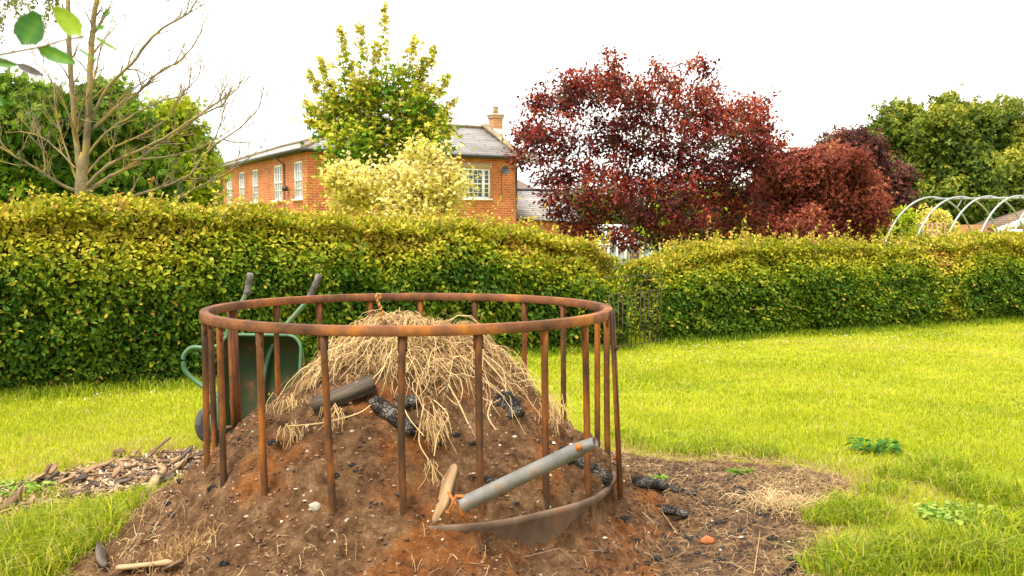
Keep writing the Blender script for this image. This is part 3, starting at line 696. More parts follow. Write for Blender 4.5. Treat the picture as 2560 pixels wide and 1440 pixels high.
def build_hedge(name, label, A, B, hs, ht, T, seed, lsize, hot=()):
    rng = np.random.default_rng(seed)
    L = np.linalg.norm(B - A); d = (B - A) / L; n = np.array((d[1], -d[0]))       # n points to the lawn
    H = lambda s: np.interp(s / L, hs, ht) + (fbm(s * .9, s * 0, seed, 3) - .5) * .10
    root = thing(name, label, 'hedge', (*((A + B) / 2), 0))
    # dark twiggy body
    S = np.linspace(0.12, L - .12, int(L * 5)); rows = []
    prof = [(-.28, .08), (-.20, .5), (-.24, .68), (-.48, .88), (-.75, .92), (-T + .3, .90), (-T + .2, .5), (-T + .28, .05)]
    for s in S:
        h = H(s)
        rows.append([[*(A + d * s + n * (o + (vnoise(s * 3, q * 5, seed) - .5) * .08)), h * q] for o, q in prof])
    V = np.array(rows); a, b = V.shape[:2]
    i = np.arange(a - 1)[:, None] * b; j = np.arange(b - 1)[None, :]
    f = np.stack([i + j, i + b + j, i + b + j + 1, i + j + 1], -1).reshape(-1, 4)
    mb = MB(); mb.add(V.reshape(-1, 3), f)
    mb.add(V[0], [list(range(b))]); mb.add(V[-1], [list(range(b))[::-1]])
    part(mb, 'branchwork', M['twig_hedge'], root, True)
    # leaves
    mb = MB()
    def lay(s, off, z, outn, tintb, size, droop=.35, jit=.55):
        N = len(s)
        lump = (fbm(s * 2.2, z * 2.8, seed + 3, 3) - .5) * .20 + (fbm(s * 6, z * 6, seed + 8, 2) - .5) * .08
        base = A[None] + d[None] * s[:, None]
        pos = np.concatenate([base + n[None] * (off)[:, None], z[:, None]], 1) + outn * lump[:, None]
        nn = unit(outn + rng.normal(0, jit, (N, 3)) + np.array((0, 0, .55)))
        dd = unit(rng.normal(0, 1, (N, 3)) * .75 + outn * .45 + np.array((0, 0, -droop)))
        scatter(mb, OVAL, pos, dd, nn, size * rng.uniform(.45, 1.4, N), tintb)
    n3 = np.array((n[0], n[1], 0))
    # front face
    dens = 4800
    N = int(L * 1.4 * dens); s = rng.uniform(-.05, L + .05, N); q = rng.random(N); h = H(s)
    z = h * (.015 + .93 * q); depth = rng.exponential(.075, N)
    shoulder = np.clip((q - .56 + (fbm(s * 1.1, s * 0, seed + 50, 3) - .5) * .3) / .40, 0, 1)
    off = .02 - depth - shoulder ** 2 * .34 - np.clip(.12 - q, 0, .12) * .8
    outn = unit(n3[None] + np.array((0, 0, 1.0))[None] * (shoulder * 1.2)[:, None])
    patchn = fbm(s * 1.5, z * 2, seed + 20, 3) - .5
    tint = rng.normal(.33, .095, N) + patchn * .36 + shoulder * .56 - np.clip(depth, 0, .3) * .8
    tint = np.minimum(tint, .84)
    tint = np.where(rng.random(N) < .03, rng.uniform(.6, 1.0, N), tint)
    for hs_, hw_, amt in hot:
        tint = tint + amt * np.exp(-((s - hs_) / hw_) ** 2) * (rng.random(N) < .6)
    lay(s, off, z, outn, tint, lsize)
    # top and back of the top
    N = int(L * T * 4000); s = rng.uniform(-.05, L + .05, N); q = rng.random(N); h = H(s)
    off = -.16 - q * (T - .22); z = h * (.93 + .07 * np.sin(np.clip(q, 0, 1) * math.pi)) - rng.exponential(.05, N)
    outn = unit(np.stack([np.full(N, n[0] * .2), np.full(N, n[1] * .2), np.ones(N)], -1) + rng.normal(0, .2, (N, 3)))
    patchn = fbm(s * 1.8, q * 2, seed + 27, 3) - .5
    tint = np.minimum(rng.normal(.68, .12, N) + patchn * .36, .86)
    tint = np.where(rng.random(N) < .06, rng.uniform(.9, 1.0, N), tint)
    lay(s, off, z, outn, tint, lsize * .95, droop=-.1)
    # back face, thin
    N = int(L * 400); s = rng.uniform(0, L, N); q = rng.random(N)
    lay(s, np.full(N, -T + .05), H(s) * q, np.tile(-n3, (N, 1)), rng.normal(.3, .15, N), lsize * 1.2)
    # end faces
    for e, sg in ((0, -1), (L, 1)):
        N = 2400; q = rng.random(N); o = -rng.random(N) * T
        outn = np.tile(np.array((d[0] * sg, d[1] * sg, .15)), (N, 1))
        lay(np.full(N, e) + sg * (.06 - rng.exponential(.07, N)), o, H(np.full(N, e)) * q * .97, outn, rng.normal(.38, .16, N) + q * .15, lsize)
    # loose new shoots with leaves along the top
    nsh = int(L * 40); s = rng.uniform(0, L, nsh); wood = MB()
    for k in range(nsh):
        o = -.05 - rng.random() * (T - .2); h = H(s[k]); ln = rng.uniform(.05, .24) * (1.7 if rng.random() < .12 else .8)
        p0 = np.array((*(A + d * s[k] + n * o), h * .93))
        dr = unit(np.array((rng.normal(0, .35), rng.normal(0, .35), 1.0)))
        p1 = p0 + dr * (ln + .08)
        wood.tube([p0, (p0 + p1) / 2 + rng.normal(0, .008, 3), p1], [.003, .0025, .0015], 3, cap=False)
        m = int(4 + ln * 28); tt = rng.uniform(.35, 1.05, m)[:, None]
        pos = p0 + (p1 - p0) * tt + rng.normal(0, .006, (m, 3))
        scatter(mb, OVAL, pos, unit(rng.normal(0, 1, (m, 3)) + dr * .5), unit(rng.normal(0, .5, (m, 3)) + np.array((0, -.2, 1))), lsize * rng.uniform(.5, 1.0, m), rng.normal(.78 if rng.random() < .8 else .96, .08, m))
    # side shoots hanging from the front
    nsh = int(L * 12)
    for k in range(nsh):
        ss = rng.uniform(0, L); q = rng.uniform(.25, .9); h = H(ss); ln = rng.uniform(.08, .28)
        p0 = np.array((*(A + d * ss + n * .0), h * q)); dr = unit(np.array((n[0] * .6, n[1] * .6, -.5)) + rng.normal(0, .3, 3))
        p1 = p0 + dr * ln
        wood.tube([p0, p1], [.0025, .0015], 3, cap=False)
        m = int(4 + ln * 26); tt = rng.uniform(.1, 1.05, m)[:, None]
        scatter(mb, OVAL, p0 + (p1 - p0) * tt, unit(rng.normal(0, .8, (m, 3)) + dr * .5), unit(n3 + rng.normal(0, .4, (m, 3)) + np.array((0, 0, .5))), lsize * rng.uniform(.7, 1.15, m), rng.normal(.50, .10, m))
    part(mb, 'foliage', M['hedge'], root)
    part(wood, 'shoots', M['bark_dark'], root)['kind'] = 'stuff'

# ------------------------------------------------------------------ trees
def curve(p0, p1, k, rng, wob=.08, lift=0.0):
    t = np.linspace(0, 1, k + 1)[:, None]; L = np.linalg.norm(np.array(p1) - np.array(p0))
    c = np.array(p0) * (1 - t) + np.array(p1) * t
    off = rng.normal(0, wob * L, (k + 1, 3)); off[0] = off[-1] = 0
    off = off * np.sin(t * math.pi)
    c = c + off; c[:, 2] += (np.sin(t[:, 0] * math.pi) * lift * L)
    return c

def crown_tree(name, label, cat, Y, base_px, trunk_r, lobes, tmpl, lsize, n_cl, lpc, cr, leafm, bark, seed, group=None, fork=.35, spread=.5, shoots=(), up=.5, tints=(.5, .18), shell=.5, twig=.008, tip_tint=.1, limb_r=.45, bottom_tint=0.0):
    rng = np.random.default_rng(seed)
    base = P(base_px, 600, Y); base[2] = 0
    root = thing(name, label, cat, base, group)
    wood = MB(); lv = MB()
    C = []; Rd = []
    xs = [l[0] for l in lobes]; cxp = (min(xs) + max(xs)) / 2; wp = (max(xs) - min(xs)) / 2 + 1
    for l in lobes:
        px, py, rp = l[:3]
        off = math.sqrt(max(0, 1 - ((px - cxp) / (wp * 1.15)) ** 2)) * wp * spread * Y / F
        dy = l[3] * off if len(l) > 3 else rng.uniform(-1, 1) * off
        C.append(P(px, py, Y + dy)); Rd.append(rp / F * Y)
    C = np.array(C); Rd = np.array(Rd)
    ztop = C[:, 2].max(); fz = max(.6, ztop * fork)
    fk = base + np.array((rng.normal(0, .1), rng.normal(0, .1), fz))
    wood.tube(curve(base - np.array((0, 0, .1)), fk, 5, rng, .02), np.linspace(trunk_r, trunk_r * .75, 6), 9)
    limbs = []
    limbs = [None] * len(C); pool = [(fk - np.array((0, 0, fz * .3 * q)), trunk_r * limb_r) for q in (0, .5, 1)]
    for ci in np.argsort(np.linalg.norm(C - fk, axis=1)):
        c = C[ci]; cost = [np.linalg.norm(c - a) + 1.2 * max(0, a[2] - c[2]) + .25 * np.linalg.norm(a - fk) for a, _ in pool]
        b0, r0 = pool[int(np.argmin(cost))]
        pth = curve(b0, c, 8, rng, .05, .06); rr = np.linspace(r0 * .85, trunk_r * .08 + .004, 9)
        wood.tube(pth, rr, 6, cap=False); limbs[ci] = pth; pool += [(pth[k], rr[k]) for k in (3, 4, 5, 6, 7)]
    wts = Rd ** 2; wts = wts / wts.sum()
    pick = rng.choice(len(C), n_cl, p=wts)
    dirs = rdir(n_cl, rng); rr = shell + (1 - shell) * rng.random(n_cl) ** .6
    rr *= 1 + (rng.random(n_cl) ** 6) * .35
    ctr = C[pick] + dirs * (Rd[pick] * rr)[:, None] * np.array((1, 1, .92))
    ctr[:, 2] = np.maximum(ctr[:, 2], .25)
    for k in range(n_cl):
        pth = limbs[pick[k]]; a = pth[rng.integers(3, 9)]
        tw = curve(a, ctr[k], 3, rng, .07, .05)
        wood.tube(tw, np.linspace(twig * 1.4, twig * .4, 4), 3, cap=False)
    z0, z1 = ctr[:, 2].min(), ctr[:, 2].max()
    N = n_cl * lpc; w = np.repeat(np.arange(n_cl), lpc)
    ct = rng.normal(0, .11, n_cl) + rng.normal(0, .10, len(C))[pick]
    pos = ctr[w] + rng.normal(0, 1, (N, 3)) * cr * np.array((1, 1, .7))
    outd = unit(pos - C[pick[w]])
    nn = unit(rng.normal(0, .7, (N, 3)) + outd * .5 + np.array((0, 0, up)))
    dd = unit(rng.normal(0, .9, (N, 3)) + outd * .5 - np.array((0, 0, .25)))
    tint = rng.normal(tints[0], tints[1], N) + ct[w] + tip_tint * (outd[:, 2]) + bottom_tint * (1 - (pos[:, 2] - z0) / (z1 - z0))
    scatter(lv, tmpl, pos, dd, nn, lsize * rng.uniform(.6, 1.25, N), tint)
    for sh in shoots:                            # leafy shoots drawn out of the crown
        (x0, y0), (x1, y1), n, rad0 = sh[:4]
        dy = rng.uniform(-.3, .3) * wp * spread * Y / F
        a, b = P(x0, y0, Y + dy * .6), P(x1, y1, Y + dy)
        pth = curve(a, b, 6, rng, .03)
        wood.tube(pth, np.linspace(twig * 2.2, twig * .4, 7), 4, cap=False)
        t = rng.uniform(.1, 1.0, n); q = np.stack([np.interp(t * 6, np.arange(7), pth[:, k]) for k in range(3)], -1)
        rad = rad0 / F * Y * (1.05 - t * .75)
        pos = q + rng.normal(0, .5, (n, 3)) * rad[:, None]
        ts = sh[4] if len(sh) > 4 else 0
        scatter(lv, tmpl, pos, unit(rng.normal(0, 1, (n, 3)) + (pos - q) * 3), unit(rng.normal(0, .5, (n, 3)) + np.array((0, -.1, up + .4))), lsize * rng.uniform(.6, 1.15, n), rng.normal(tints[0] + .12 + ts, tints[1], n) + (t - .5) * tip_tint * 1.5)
    part(wood, 'trunk', bark, root, True)
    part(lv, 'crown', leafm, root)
    return root

def bare_tree():
    rng = np.random.default_rng(5); Y = 13.2
    base = P(203, 560, Y); base[2] = 0
    root = thing('bare_tree', 'leafless pale tree with lichened twin trunks behind the left hedge', 'tree', base)
    wood = MB(); K = Y / F
    def limb(pts, r0, r1, dy):
        n = len(pts); q = np.array([P(x, y, Y + dy * k / max(1, n - 1)) for k, (x, y) in enumerate(pts)])
        t = np.linspace(0, n - 1, (n - 1) * 4 + 1)
        # smooth polyline
        c = np.stack([np.interp(t, np.arange(n), q[:, k]) for k in range(3)], -1)
        for _ in range(2): c[1:-1] = (c[:-2] + 2 * c[1:-1] + c[2:]) / 4
        c += rng.normal(0, .004, c.shape)
        r = np.linspace(r0, r1, len(c))
        wood.tube(c, r, 7 if r0 > .02 else 5, cap=False)
        return c, r
    def sub(c, r, lev, n, Ls):
        for _ in range(n):
            k = rng.integers(max(1, len(c) // 5), len(c) - 1)
            d = unit(c[min(k + 1, len(c) - 1)] - c[k - 1])
            nd = unit(d + rng.normal(0, .62, 3) * np.array((1, .8, 1)) + np.array((.1, 0, .42)))
            L = Ls * rng.uniform(.4, 1.2); m = 6; p = [c[k]]
            for j in range(m):
                nd = unit(nd + rng.normal(0, .17, 3) + np.array((0, 0, .09)))
                p.append(p[-1] + nd * L / m)
            p = np.array(p); rr = np.linspace(min(r[k] * .55, .014), .0030, m + 1)
            wood.tube(p, rr, 4 if lev else 3, cap=False)
            if lev > 0: sub(p, rr, lev - 1, rng.integers(3, 6), L * .5)
    bz = base.copy(); t0 = P(203, 470, Y); t1 = P(205, 405, Y)
    wood.tube(np.array([bz - np.array((0, 0, .1)), (bz + t0) / 2, t0, t1, P(206, 380, Y)]), [.12, .095, .078, .06, .02], 10)
    L = [([(200, 440), (190, 350), (182, 250), (174, 120), (170, 0), (166, -80)], .048, .026, .2),
         ([(210, 430), (218, 340), (224, 250), (226, 170), (232, 70), (244, -20), (250, -80)], .060, .026, -.1),
         ([(210, 470), (255, 425), (300, 395), (412, 349), (487, 292), (559, 265), (575, 225)], .036, .006, -.5),
         ([(215, 480), (275, 440), (330, 415), (397, 360), (460, 320), (532, 262), (596, 225), (600, 205)], .036, .005, .5),
         ([(225, 530), (281, 510), (350, 485), (416, 465), (480, 435), (517, 375), (600, 322), (650, 270), (662, 200)], .030, .004, -.8),
         ([(270, 560), (340, 540), (416, 514), (487, 472), (544, 446), (607, 409), (660, 360)], .028, .004, -.3),
         ([(235, 320), (300, 259), (345, 235), (394, 180), (461, 146), (499, 90), (520, 30)], .028, .005, .6),
         ([(229, 300), (270, 210), (330, 161), (375, 97), (409, 67), (465, 41), (491, 4), (495, -20)], .030, .006, -.5),
         ([(225, 240), (240, 165), (262, 94), (300, 56)], .018, .004, .5),
         ([(232, 90), (262, 45), (290, -20)], .014, .006, .2),
         ([(200, 480), (154, 465), (101, 427), (49, 397), (0, 367), (-60, 340)], .028, .008, -.5),
         ([(195, 460), (165, 375), (139, 281), (135, 217), (120, 180)], .020, .004, .4),
         ([(190, 350), (161, 255), (112, 176), (82, 154)], .016, .003, -.4),
         ([(112, 430), (109, 356), (81, 292), (60, 276)], .014, .003, .2),
         ([(517, 375), (545, 330), (562, 270), (562, 184)], .014, .003, .3),
         ([(192, 330), (205, 260), (228, 225)], .018, .010, -.2),
         ([(222, 330), (262, 300), (290, 255), (350, 205), (440, 165)], .020, .004, .3),
         ([(330, 400), (420, 392), (500, 372), (570, 330), (625, 290)], .018, .003, .7),
         ([(282, 380), (292, 300), (300, 250)], .014, .004, -.3),
         ([(215, 440), (260, 380), (340, 345), (420, 300), (450, 240), (500, 190), (505, 120)], .022, .004, .2),
         ([(210, 400), (262, 330), (330, 290), (400, 250), (470, 240), (480, 160)], .022, .004, -.6),
         ([(190, 420), (120, 350), (70, 330), (10, 330)], .016, .003, .5),
         ([(174, 150), (130, 120), (100, 90)], .012, .004, .2)]
    for pts, r0, r1, dy in L:
        r0 = r0 * .78
        c, r = limb(pts, r0, r1, dy)
        ln = np.linalg.norm(np.diff(c, axis=0), axis=1).sum()
        sub(c, r, 1, int(4 + ln * 6), .40)
    part(wood, 'trunk', M['bark_bare'], root, True)

def birch():
    rng = np.random.default_rng(12); Y = 11.5
    base = P(-330, 600, Y); base[2] = 0
    root = thing('weeping_birch', 'weeping birch whose small leaved sprays hang in at the top left', 'tree', base)
    wood = MB(); lv = MB()
    top = P(-300, -250, Y)
    wood.tube(curve(base, top, 6, rng, .01), np.linspace(.13, .06, 7), 9)
    ends = [(-20, -60), (20, -70), (60, -60), (100, -55), (140, -60), (175, -70), (-60, -40), (210, -90)]
    for ex, ey in ends:
        lim = curve(top + np.array((0, 0, -rng.uniform(0, .8))), P(ex, ey, Y + rng.uniform(-.5, .5)), 7, rng, .03, .12)
        wood.tube(lim, np.linspace(.035, .008, 8), 5, cap=False)
        for k in range(4 if ex < 160 else 2):
            p0 = lim[7] + rng.normal(0, .06, 3); ln = rng.uniform(.45, .75) if ex < 60 else rng.uniform(.3, .55)
            if 150 < ex: ln *= .6
            p = [p0]; d = np.array((rng.normal(0, .12), rng.normal(0, .12), -1.0))
            for j in range(8): d = unit(d + rng.normal(0, .12, 3)); p.append(p[-1] + d * ln / 8)
            p = np.array(p); wood.tube(p, np.linspace(.003, .0012, 9), 3, cap=False)
            n = 85; t = rng.uniform(0, 8, n); q = np.stack([np.interp(t, np.arange(9), p[:, c]) for c in range(3)], -1)
            scatter(lv, OVAL, q + rng.normal(0, .016, (n, 3)), unit(rng.normal(0, .6, (n, 3)) + np.array((0, 0, -.7))), rdir(n, rng), .034 * rng.uniform(.7, 1.3, n), rng.normal(.45, .2, n))
    # upper crown out of frame
    n = 5000; c = P(-150, -420, Y)
    scatter(lv, OVAL, c + rng.normal(0, 1, (n, 3)) * np.array((1.0, 1.0, .5)), rdir(n, rng), rdir(n, rng), .045 * rng.uniform(.7, 1.3, n), rng.normal(.45, .2, n))
    part(wood, 'trunk', M['bark_dark'], root, True)
    part(lv, 'crown', M['birch_leaf'], root)

def build_trees():
    # maple with green top
    sh = []
    tips = [(965, 5, 945, 330, 34), (903, 62, 900, 300, 34), (852, 72, 868, 260, 30), (1040, 88, 1000, 300, 36), (1085, 118, 1030, 260, 26), (800, 140, 850, 300, 30), (770, 178, 850, 330, 26),
            (1120, 180, 1040, 320, 30), (1138, 250, 1040, 360, 28), (760, 250, 860, 350, 30), (768, 300, 870, 350, 24), (1130, 320, 1040, 390, 28), (940, 110, 930, 300, 30), (880, 150, 890, 330, 36), (1000, 170, 975, 340, 38), (1060, 150, 1010, 330, 34), (820, 200, 880, 340, 34), (920, 200, 930, 360, 40), (1030, 230, 990, 370, 38), (1080, 210, 1010, 350, 32)]
    for x1, y1, x0, y0, r in tips: sh.append(((x0, y0), (x1, y1), 210, r * 1.0, .06))
    crown_tree('maple_tree', 'tall green maple with upright leafy spires in front of the house', 'tree', 22, 962, .10,
               [(890, 320, 60), (960, 280, 66), (1030, 310, 60), (860, 370, 50), (940, 370, 66), (1020, 390, 60), (985, 210, 44), (1075, 350, 48), (820, 300, 46), (960, 430, 50, .6), (905, 240, 46), (1060, 250, 40), (1090, 300, 36), (900, 420, 46), (1060, 390, 40, .5), (850, 400, 34)],
               STAR, .112, 360, 16, .16, M['maple_leaf'], M['bark_maple'], 21, shoots=sh, tints=(.71, .19), tip_tint=.28, up=1.0, fork=.4, twig=.007, spread=.7)
    sh = [((960, 500), (x, y), 90, 26) for x, y in ((850, 400), (835, 440), (870, 470), (1150, 450), (1160, 480), (1120, 400), (1080, 370), (880, 500), (1010, 380))]
    crown_tree('variegated_maple', 'creamy yellow variegated maple bush glowing at the foot of the green maple', 'shrub', 21.2, 975, .055,
               [(890, 480, 46), (865, 430, 30), (935, 450, 40), (1000, 450, 40, -.8), (1060, 420, 46), (1100, 450, 46), (1120, 490, 42), (1040, 470, 52, -.8), (960, 500, 46), (870, 510, 42), (1010, 520, 52), (1085, 510, 50), (1045, 370, 22, -.9), (1090, 400, 30), (845, 450, 30), (1130, 460, 36)],
               STAR, .078, 400, 24, .17, M['cream_leaf'], M['bark_maple'], 22, shoots=sh, tints=(.55, .2), tip_tint=.15, up=.9, fork=.3, twig=.006, spread=.6, shell=.25)
    # red plum
    T = [(1510, 118), (1535, 150), (1425, 175), (1395, 180), (1330, 235), (1320, 270), (1285, 330), (1295, 380), (1460, 170), (1490, 165), (1640, 150), (1735, 145), (1770, 175), (1690, 195), (1770, 240), (1820, 230), (1900, 240), (1920, 265), (1890, 310), (1925, 345), (1965, 365), (1600, 190), (1640, 205), (1560, 185), (1345, 310), (1850, 280), (1340, 460), (1330, 400), (1930, 400)]
    sh = []
    for x, y in T:
        k = .30; x0 = x + (1600 - x) * k; y0 = y + (400 - y) * k
        sh.append(((x0, y0), (x, y), 75, 26))
    lob = [(1400, 250, 62), (1480, 230, 58), (1560, 250, 62), (1640, 260, 58), (1720, 270, 62), (1790, 290, 55), (1350, 350, 50), (1430, 340, 60), (1520, 340, 64), (1610, 340, 66), (1700, 360, 64), (1790, 370, 62), (1860, 330, 50), (1890, 390, 50), (1380, 430, 55), (1460, 440, 62), (1560, 430, 62), (1650, 440, 66), (1750, 450, 66), (1840, 440, 62), (1400, 500, 45), (1480, 520, 55), (1570, 520, 55), (1800, 520, 62), (1870, 500, 52), (1720, 535, 45), (1620, 555, 45), (1530, 200, 42), (1660, 205, 40), (1760, 220, 36), (1440, 200, 36), (1330, 320, 36), (1500, 570, 36), (1420, 545, 40), (1460, 590, 34), (1560, 590, 40, -.8), (1640, 590, 40), (1700, 580, 44), (1780, 575, 44), (1860, 560, 50), (1600, 500, 55, -.9), (1700, 490, 55, -.9), (1520, 470, 50, -.9), (1890, 305, 44), (1925, 350, 34), (1850, 265, 38), (1905, 265, 24), (1955, 368, 22), (1312, 350, 34), (1305, 395, 26), (1335, 262, 28), (1400, 190, 22), (1535, 150, 20), (1765, 175, 26), (1735, 160, 16), (1640, 170, 18)]
    crown_tree('purple_plum_tree', 'wide red leaved plum tree with sky showing through its twigs', 'tree', 20, 1572, .11, lob, OVAL, .078, 1500, 21, .095,
               M['plum_leaf'], M['bark_dark'], 23, shoots=sh, tints=(.58, .2), tip_tint=.20, fork=.22, limb_r=.28, twig=.008, spread=.55, shell=.3, bottom_tint=-.22)
    # beech / acer and dusky tree
    crown_tree('copper_beech', 'dense round copper red bush between the plum tree and the hoop frame', 'shrub', 27, 2060, .12,
               [(1960, 440, 50), (2040, 430, 58), (2120, 430, 52), (1980, 520, 62), (2080, 510, 70), (2160, 510, 48), (2140, 560, 46), (2010, 580, 55), (2100, 590, 50), (1940, 500, 45), (2170, 460, 30), (1990, 400, 28), (2090, 388, 26), (1930, 420, 40), (1915, 480, 46), (2060, 392, 20), (2140, 400, 24), (2190, 540, 26), (1950, 560, 50)],
               BLOB, .085, 1700, 18, .13, M['beech_leaf'], M['bark_dark'], 24, tints=(.5, .17), tip_tint=.22, fork=.3, spread=.8, shell=.55)
    crown_tree('dusky_plum_tree', 'dark purple brown tree rising behind the copper red bush', 'tree', 34, 2160, .12,
               [(2090, 380, 40), (2150, 380, 48), (2180, 440, 50), (2220, 470, 46), (2245, 440, 22), (2100, 350, 18), (2210, 420, 30), (2130, 345, 22), (2240, 500, 34)],
               BLOB, .13, 650, 12, .18, M['dusky_leaf'], M['bark_dark'], 25, tints=(.5, .2), tip_tint=.2, fork=.35, spread=.7, shell=.5)
    # tall green trees at the right
    grp = 'tall green trees beyond the hoop frame'
    for k, (bx, Yt, lob, lab) in enumerate([
        (2260, 46, [(2240, 300, 42), (2200, 350, 38), (2280, 330, 50), (2230, 390, 55), (2300, 400, 60), (2250, 460, 60), (2200, 320, 20), (2310, 480, 55), (2190, 440, 40), (2270, 530, 60)], 'left green tree of the tall row, beside the dusky plum tree'),
        (2380, 44, [(2370, 275, 34), (2350, 320, 50), (2410, 320, 52), (2390, 380, 62), (2340, 420, 60), (2430, 440, 66), (2380, 490, 70), (2440, 300, 36), (2400, 540, 60)], 'tallest green tree, in the middle of the row beyond the hoops'),
        (2520, 48, [(2500, 285, 42), (2540, 300, 44), (2480, 330, 50), (2560, 360, 60), (2500, 400, 62), (2600, 400, 80), (2480, 460, 66), (2560, 470, 75), (2620, 340, 70), (2530, 540, 60), (2700, 430, 90)], 'right green tree of the tall row, above the brick outbuilding'),
        (2600, 38, [(2545, 420, 38), (2570, 480, 60), (2640, 450, 90), (2540, 520, 40)], 'lower grey green tree at the right edge in front of the tall row')]):
        crown_tree('broadleaf_tree', lab, 'tree', Yt, bx, .22, lob, BLOB, .21, 900 if k < 3 else 500, 15, .22, M['syc_leaf'], M['bark_dark'], 30 + k, group=grp, tints=(.5 + .05 * (k % 2), .15), tip_tint=.34, fork=.3, spread=.8, shell=.72, twig=.014)
    # dark conifers at the left
    grp = 'dark cypress trees behind the bare tree'
    for k, (bx, Yt, lob, lab) in enumerate([
        (10, 21, [(-60, 300, 70), (0, 260, 55), (40, 240, 40), (20, 330, 70), (60, 300, 50), (-20, 400, 80), (50, 400, 70), (20, 470, 80), (-70, 450, 80), (70, 480, 60)], 'dark cypress filling the left edge of the picture'),
        (150, 22, [(110, 260, 38), (95, 300, 45), (150, 290, 45), (130, 350, 60), (170, 380, 60), (110, 430, 65), (170, 460, 65), (190, 330, 40), (140, 510, 60)], 'dark cypress directly behind the twin trunks of the bare tree'),
        (290, 23, [(250, 250, 36), (275, 240, 26), (240, 310, 50), (290, 300, 44), (330, 300, 32), (280, 370, 62), (330, 370, 50), (250, 430, 62), (330, 450, 62), (380, 420, 40), (300, 510, 66), (390, 490, 46), (220, 380, 45)], 'dark cypress beside the lime green tree')]):
        crown_tree('cypress_tree', lab, 'tree', Yt, bx, .14, lob, SPRAY, .20, 720, 22, .17, M['conifer_leaf'], M['bark_dark'], 40 + k, group=grp, tints=(.56, .18), tip_tint=.30, fork=.25, spread=.7, shell=.6, up=.6)
    crown_tree('lime_green_tree', 'lime green bushy tree beside the left end of the brick house', 'tree', 25, 450, .10,
               [(410, 290, 34), (445, 300, 32), (430, 350, 48), (480, 360, 42), (400, 390, 42), (450, 420, 56), (500, 430, 44), (510, 480, 36), (430, 480, 56), (480, 510, 50), (470, 270, 16), (380, 330, 24), (390, 460, 36)],
               SPRAY, .17, 700, 20, .15, M['lime_leaf'], M['bark_dark'], 45, tints=(.74, .18), tip_tint=.3, fork=.3, spread=.75, shell=.5, up=.8)
    # smaller greenery by the hoops
    crown_tree('golden_shrub', 'pale golden variegated shrub under the hoops', 'shrub', 31, 2325, .05,
               [(2300, 560, 26), (2330, 548, 26), (2355, 570, 24), (2320, 590, 34)], BLOB, .13, 190, 10, .12, M['cream_leaf'], M['bark_dark'], 51, tints=(.35, .2), fork=.3, spread=.7, shell=.3)
    crown_tree('green_shrub', 'yellow green shrub between the copper bush and the hoops', 'shrub', 29, 2240, .05,
               [(2230, 560, 26), (2260, 550, 26), (2215, 585, 30), (2250, 590, 30)], BLOB, .15, 190, 10, .14, M['lime_leaf'], M['bark_dark'], 52, tints=(.6, .2), fork=.3, spread=.7, shell=.3)
    crown_tree('hazel_shrub', 'yellow green shrub glimpsed through the lower branches of the plum tree', 'shrub', 30, 1720, .06,
               [(1680, 520, 40), (1740, 530, 44), (1800, 510, 40), (1860, 540, 40), (1640, 560, 36), (1760, 580, 50)], BLOB, .2, 380, 10, .2, M['lime_leaf'], M['bark_dark'], 53, tints=(.5, .2), fork=.3, spread=.7, shell=.3)
    # far trees closing the horizon
    grp = 'far trees on the skyline beyond the garden'
    for k, (bx, Yt, lob, lab) in enumerate([
        (1450, 75, [(1400, 530, 40), (1460, 535, 40), (1520, 530, 36)], 'far green tree low behind the plum tree'),
        (-300, 30, [(-300, 300, 160), (-420, 420, 180), (-200, 430, 140)], 'green tree out beyond the left edge'),
        (2900, 50, [(2850, 360, 130), (2980, 420, 150), (2780, 470, 120)], 'green tree out beyond the right edge')]):
        crown_tree('distant_tree', lab, 'tree', Yt, bx, .2, lob, BLOB, .5, 260, 9, .5, M['syc_leaf'], M['bark_dark'], 60 + k, group=grp, tints=(.45, .17), tip_tint=.2, fork=.3, spread=.7, shell=.4, twig=.012)

# ------------------------------------------------------------------ house
def quad_sheet(mb, p0, ux, uz, w, h, x0=0, z0=0):
    a = p0 + ux * x0 + uz * z0
    mb.add([a, a + ux * w, a + ux * w + uz * h, a + uz * h], [[0, 1, 2, 3]], .5, [[x0, z0], [x0 + w, z0], [x0 + w, z0 + h], [x0, z0 + h]])

def wall_mb(p0, ux, n, W, H, openings, depth=.11):
    """wall sheet with real openings and reveals; n points outwards"""
    mb = MB(); uz = np.array((0, 0, 1.0))
    xs = sorted({0, W, *[o[0] for o in openings], *[o[0] + o[2] for o in openings]}); zs = sorted({0, H, *[o[1] for o in openings], *[o[1] + o[3] for o in openings]})
    for a, b in zip(xs[:-1], xs[1:]):
        for c, d in zip(zs[:-1], zs[1:]):
            mx, mz = (a + b) / 2, (c + d) / 2
            if any(o[0] < mx < o[0] + o[2] and o[1] < mz < o[1] + o[3] for o in openings): continue
            quad_sheet(mb, p0, ux, uz, b - a, d - c, a, c)
    for x, z, w, h in openings:
        q = [p0 + ux * x + uz * z, p0 + ux * (x + w) + uz * z, p0 + ux * (x + w) + uz * (z + h), p0 + ux * x + uz * (z + h)]
        for k in range(4):
            a, b = q[k], q[(k + 1) % 4]
            mb.add([a, b, b - n * depth, a - n * depth], [[0, 1, 2, 3]], .5, [[0, 0], [1, 0], [1, .1], [0, .1]])
    return mb

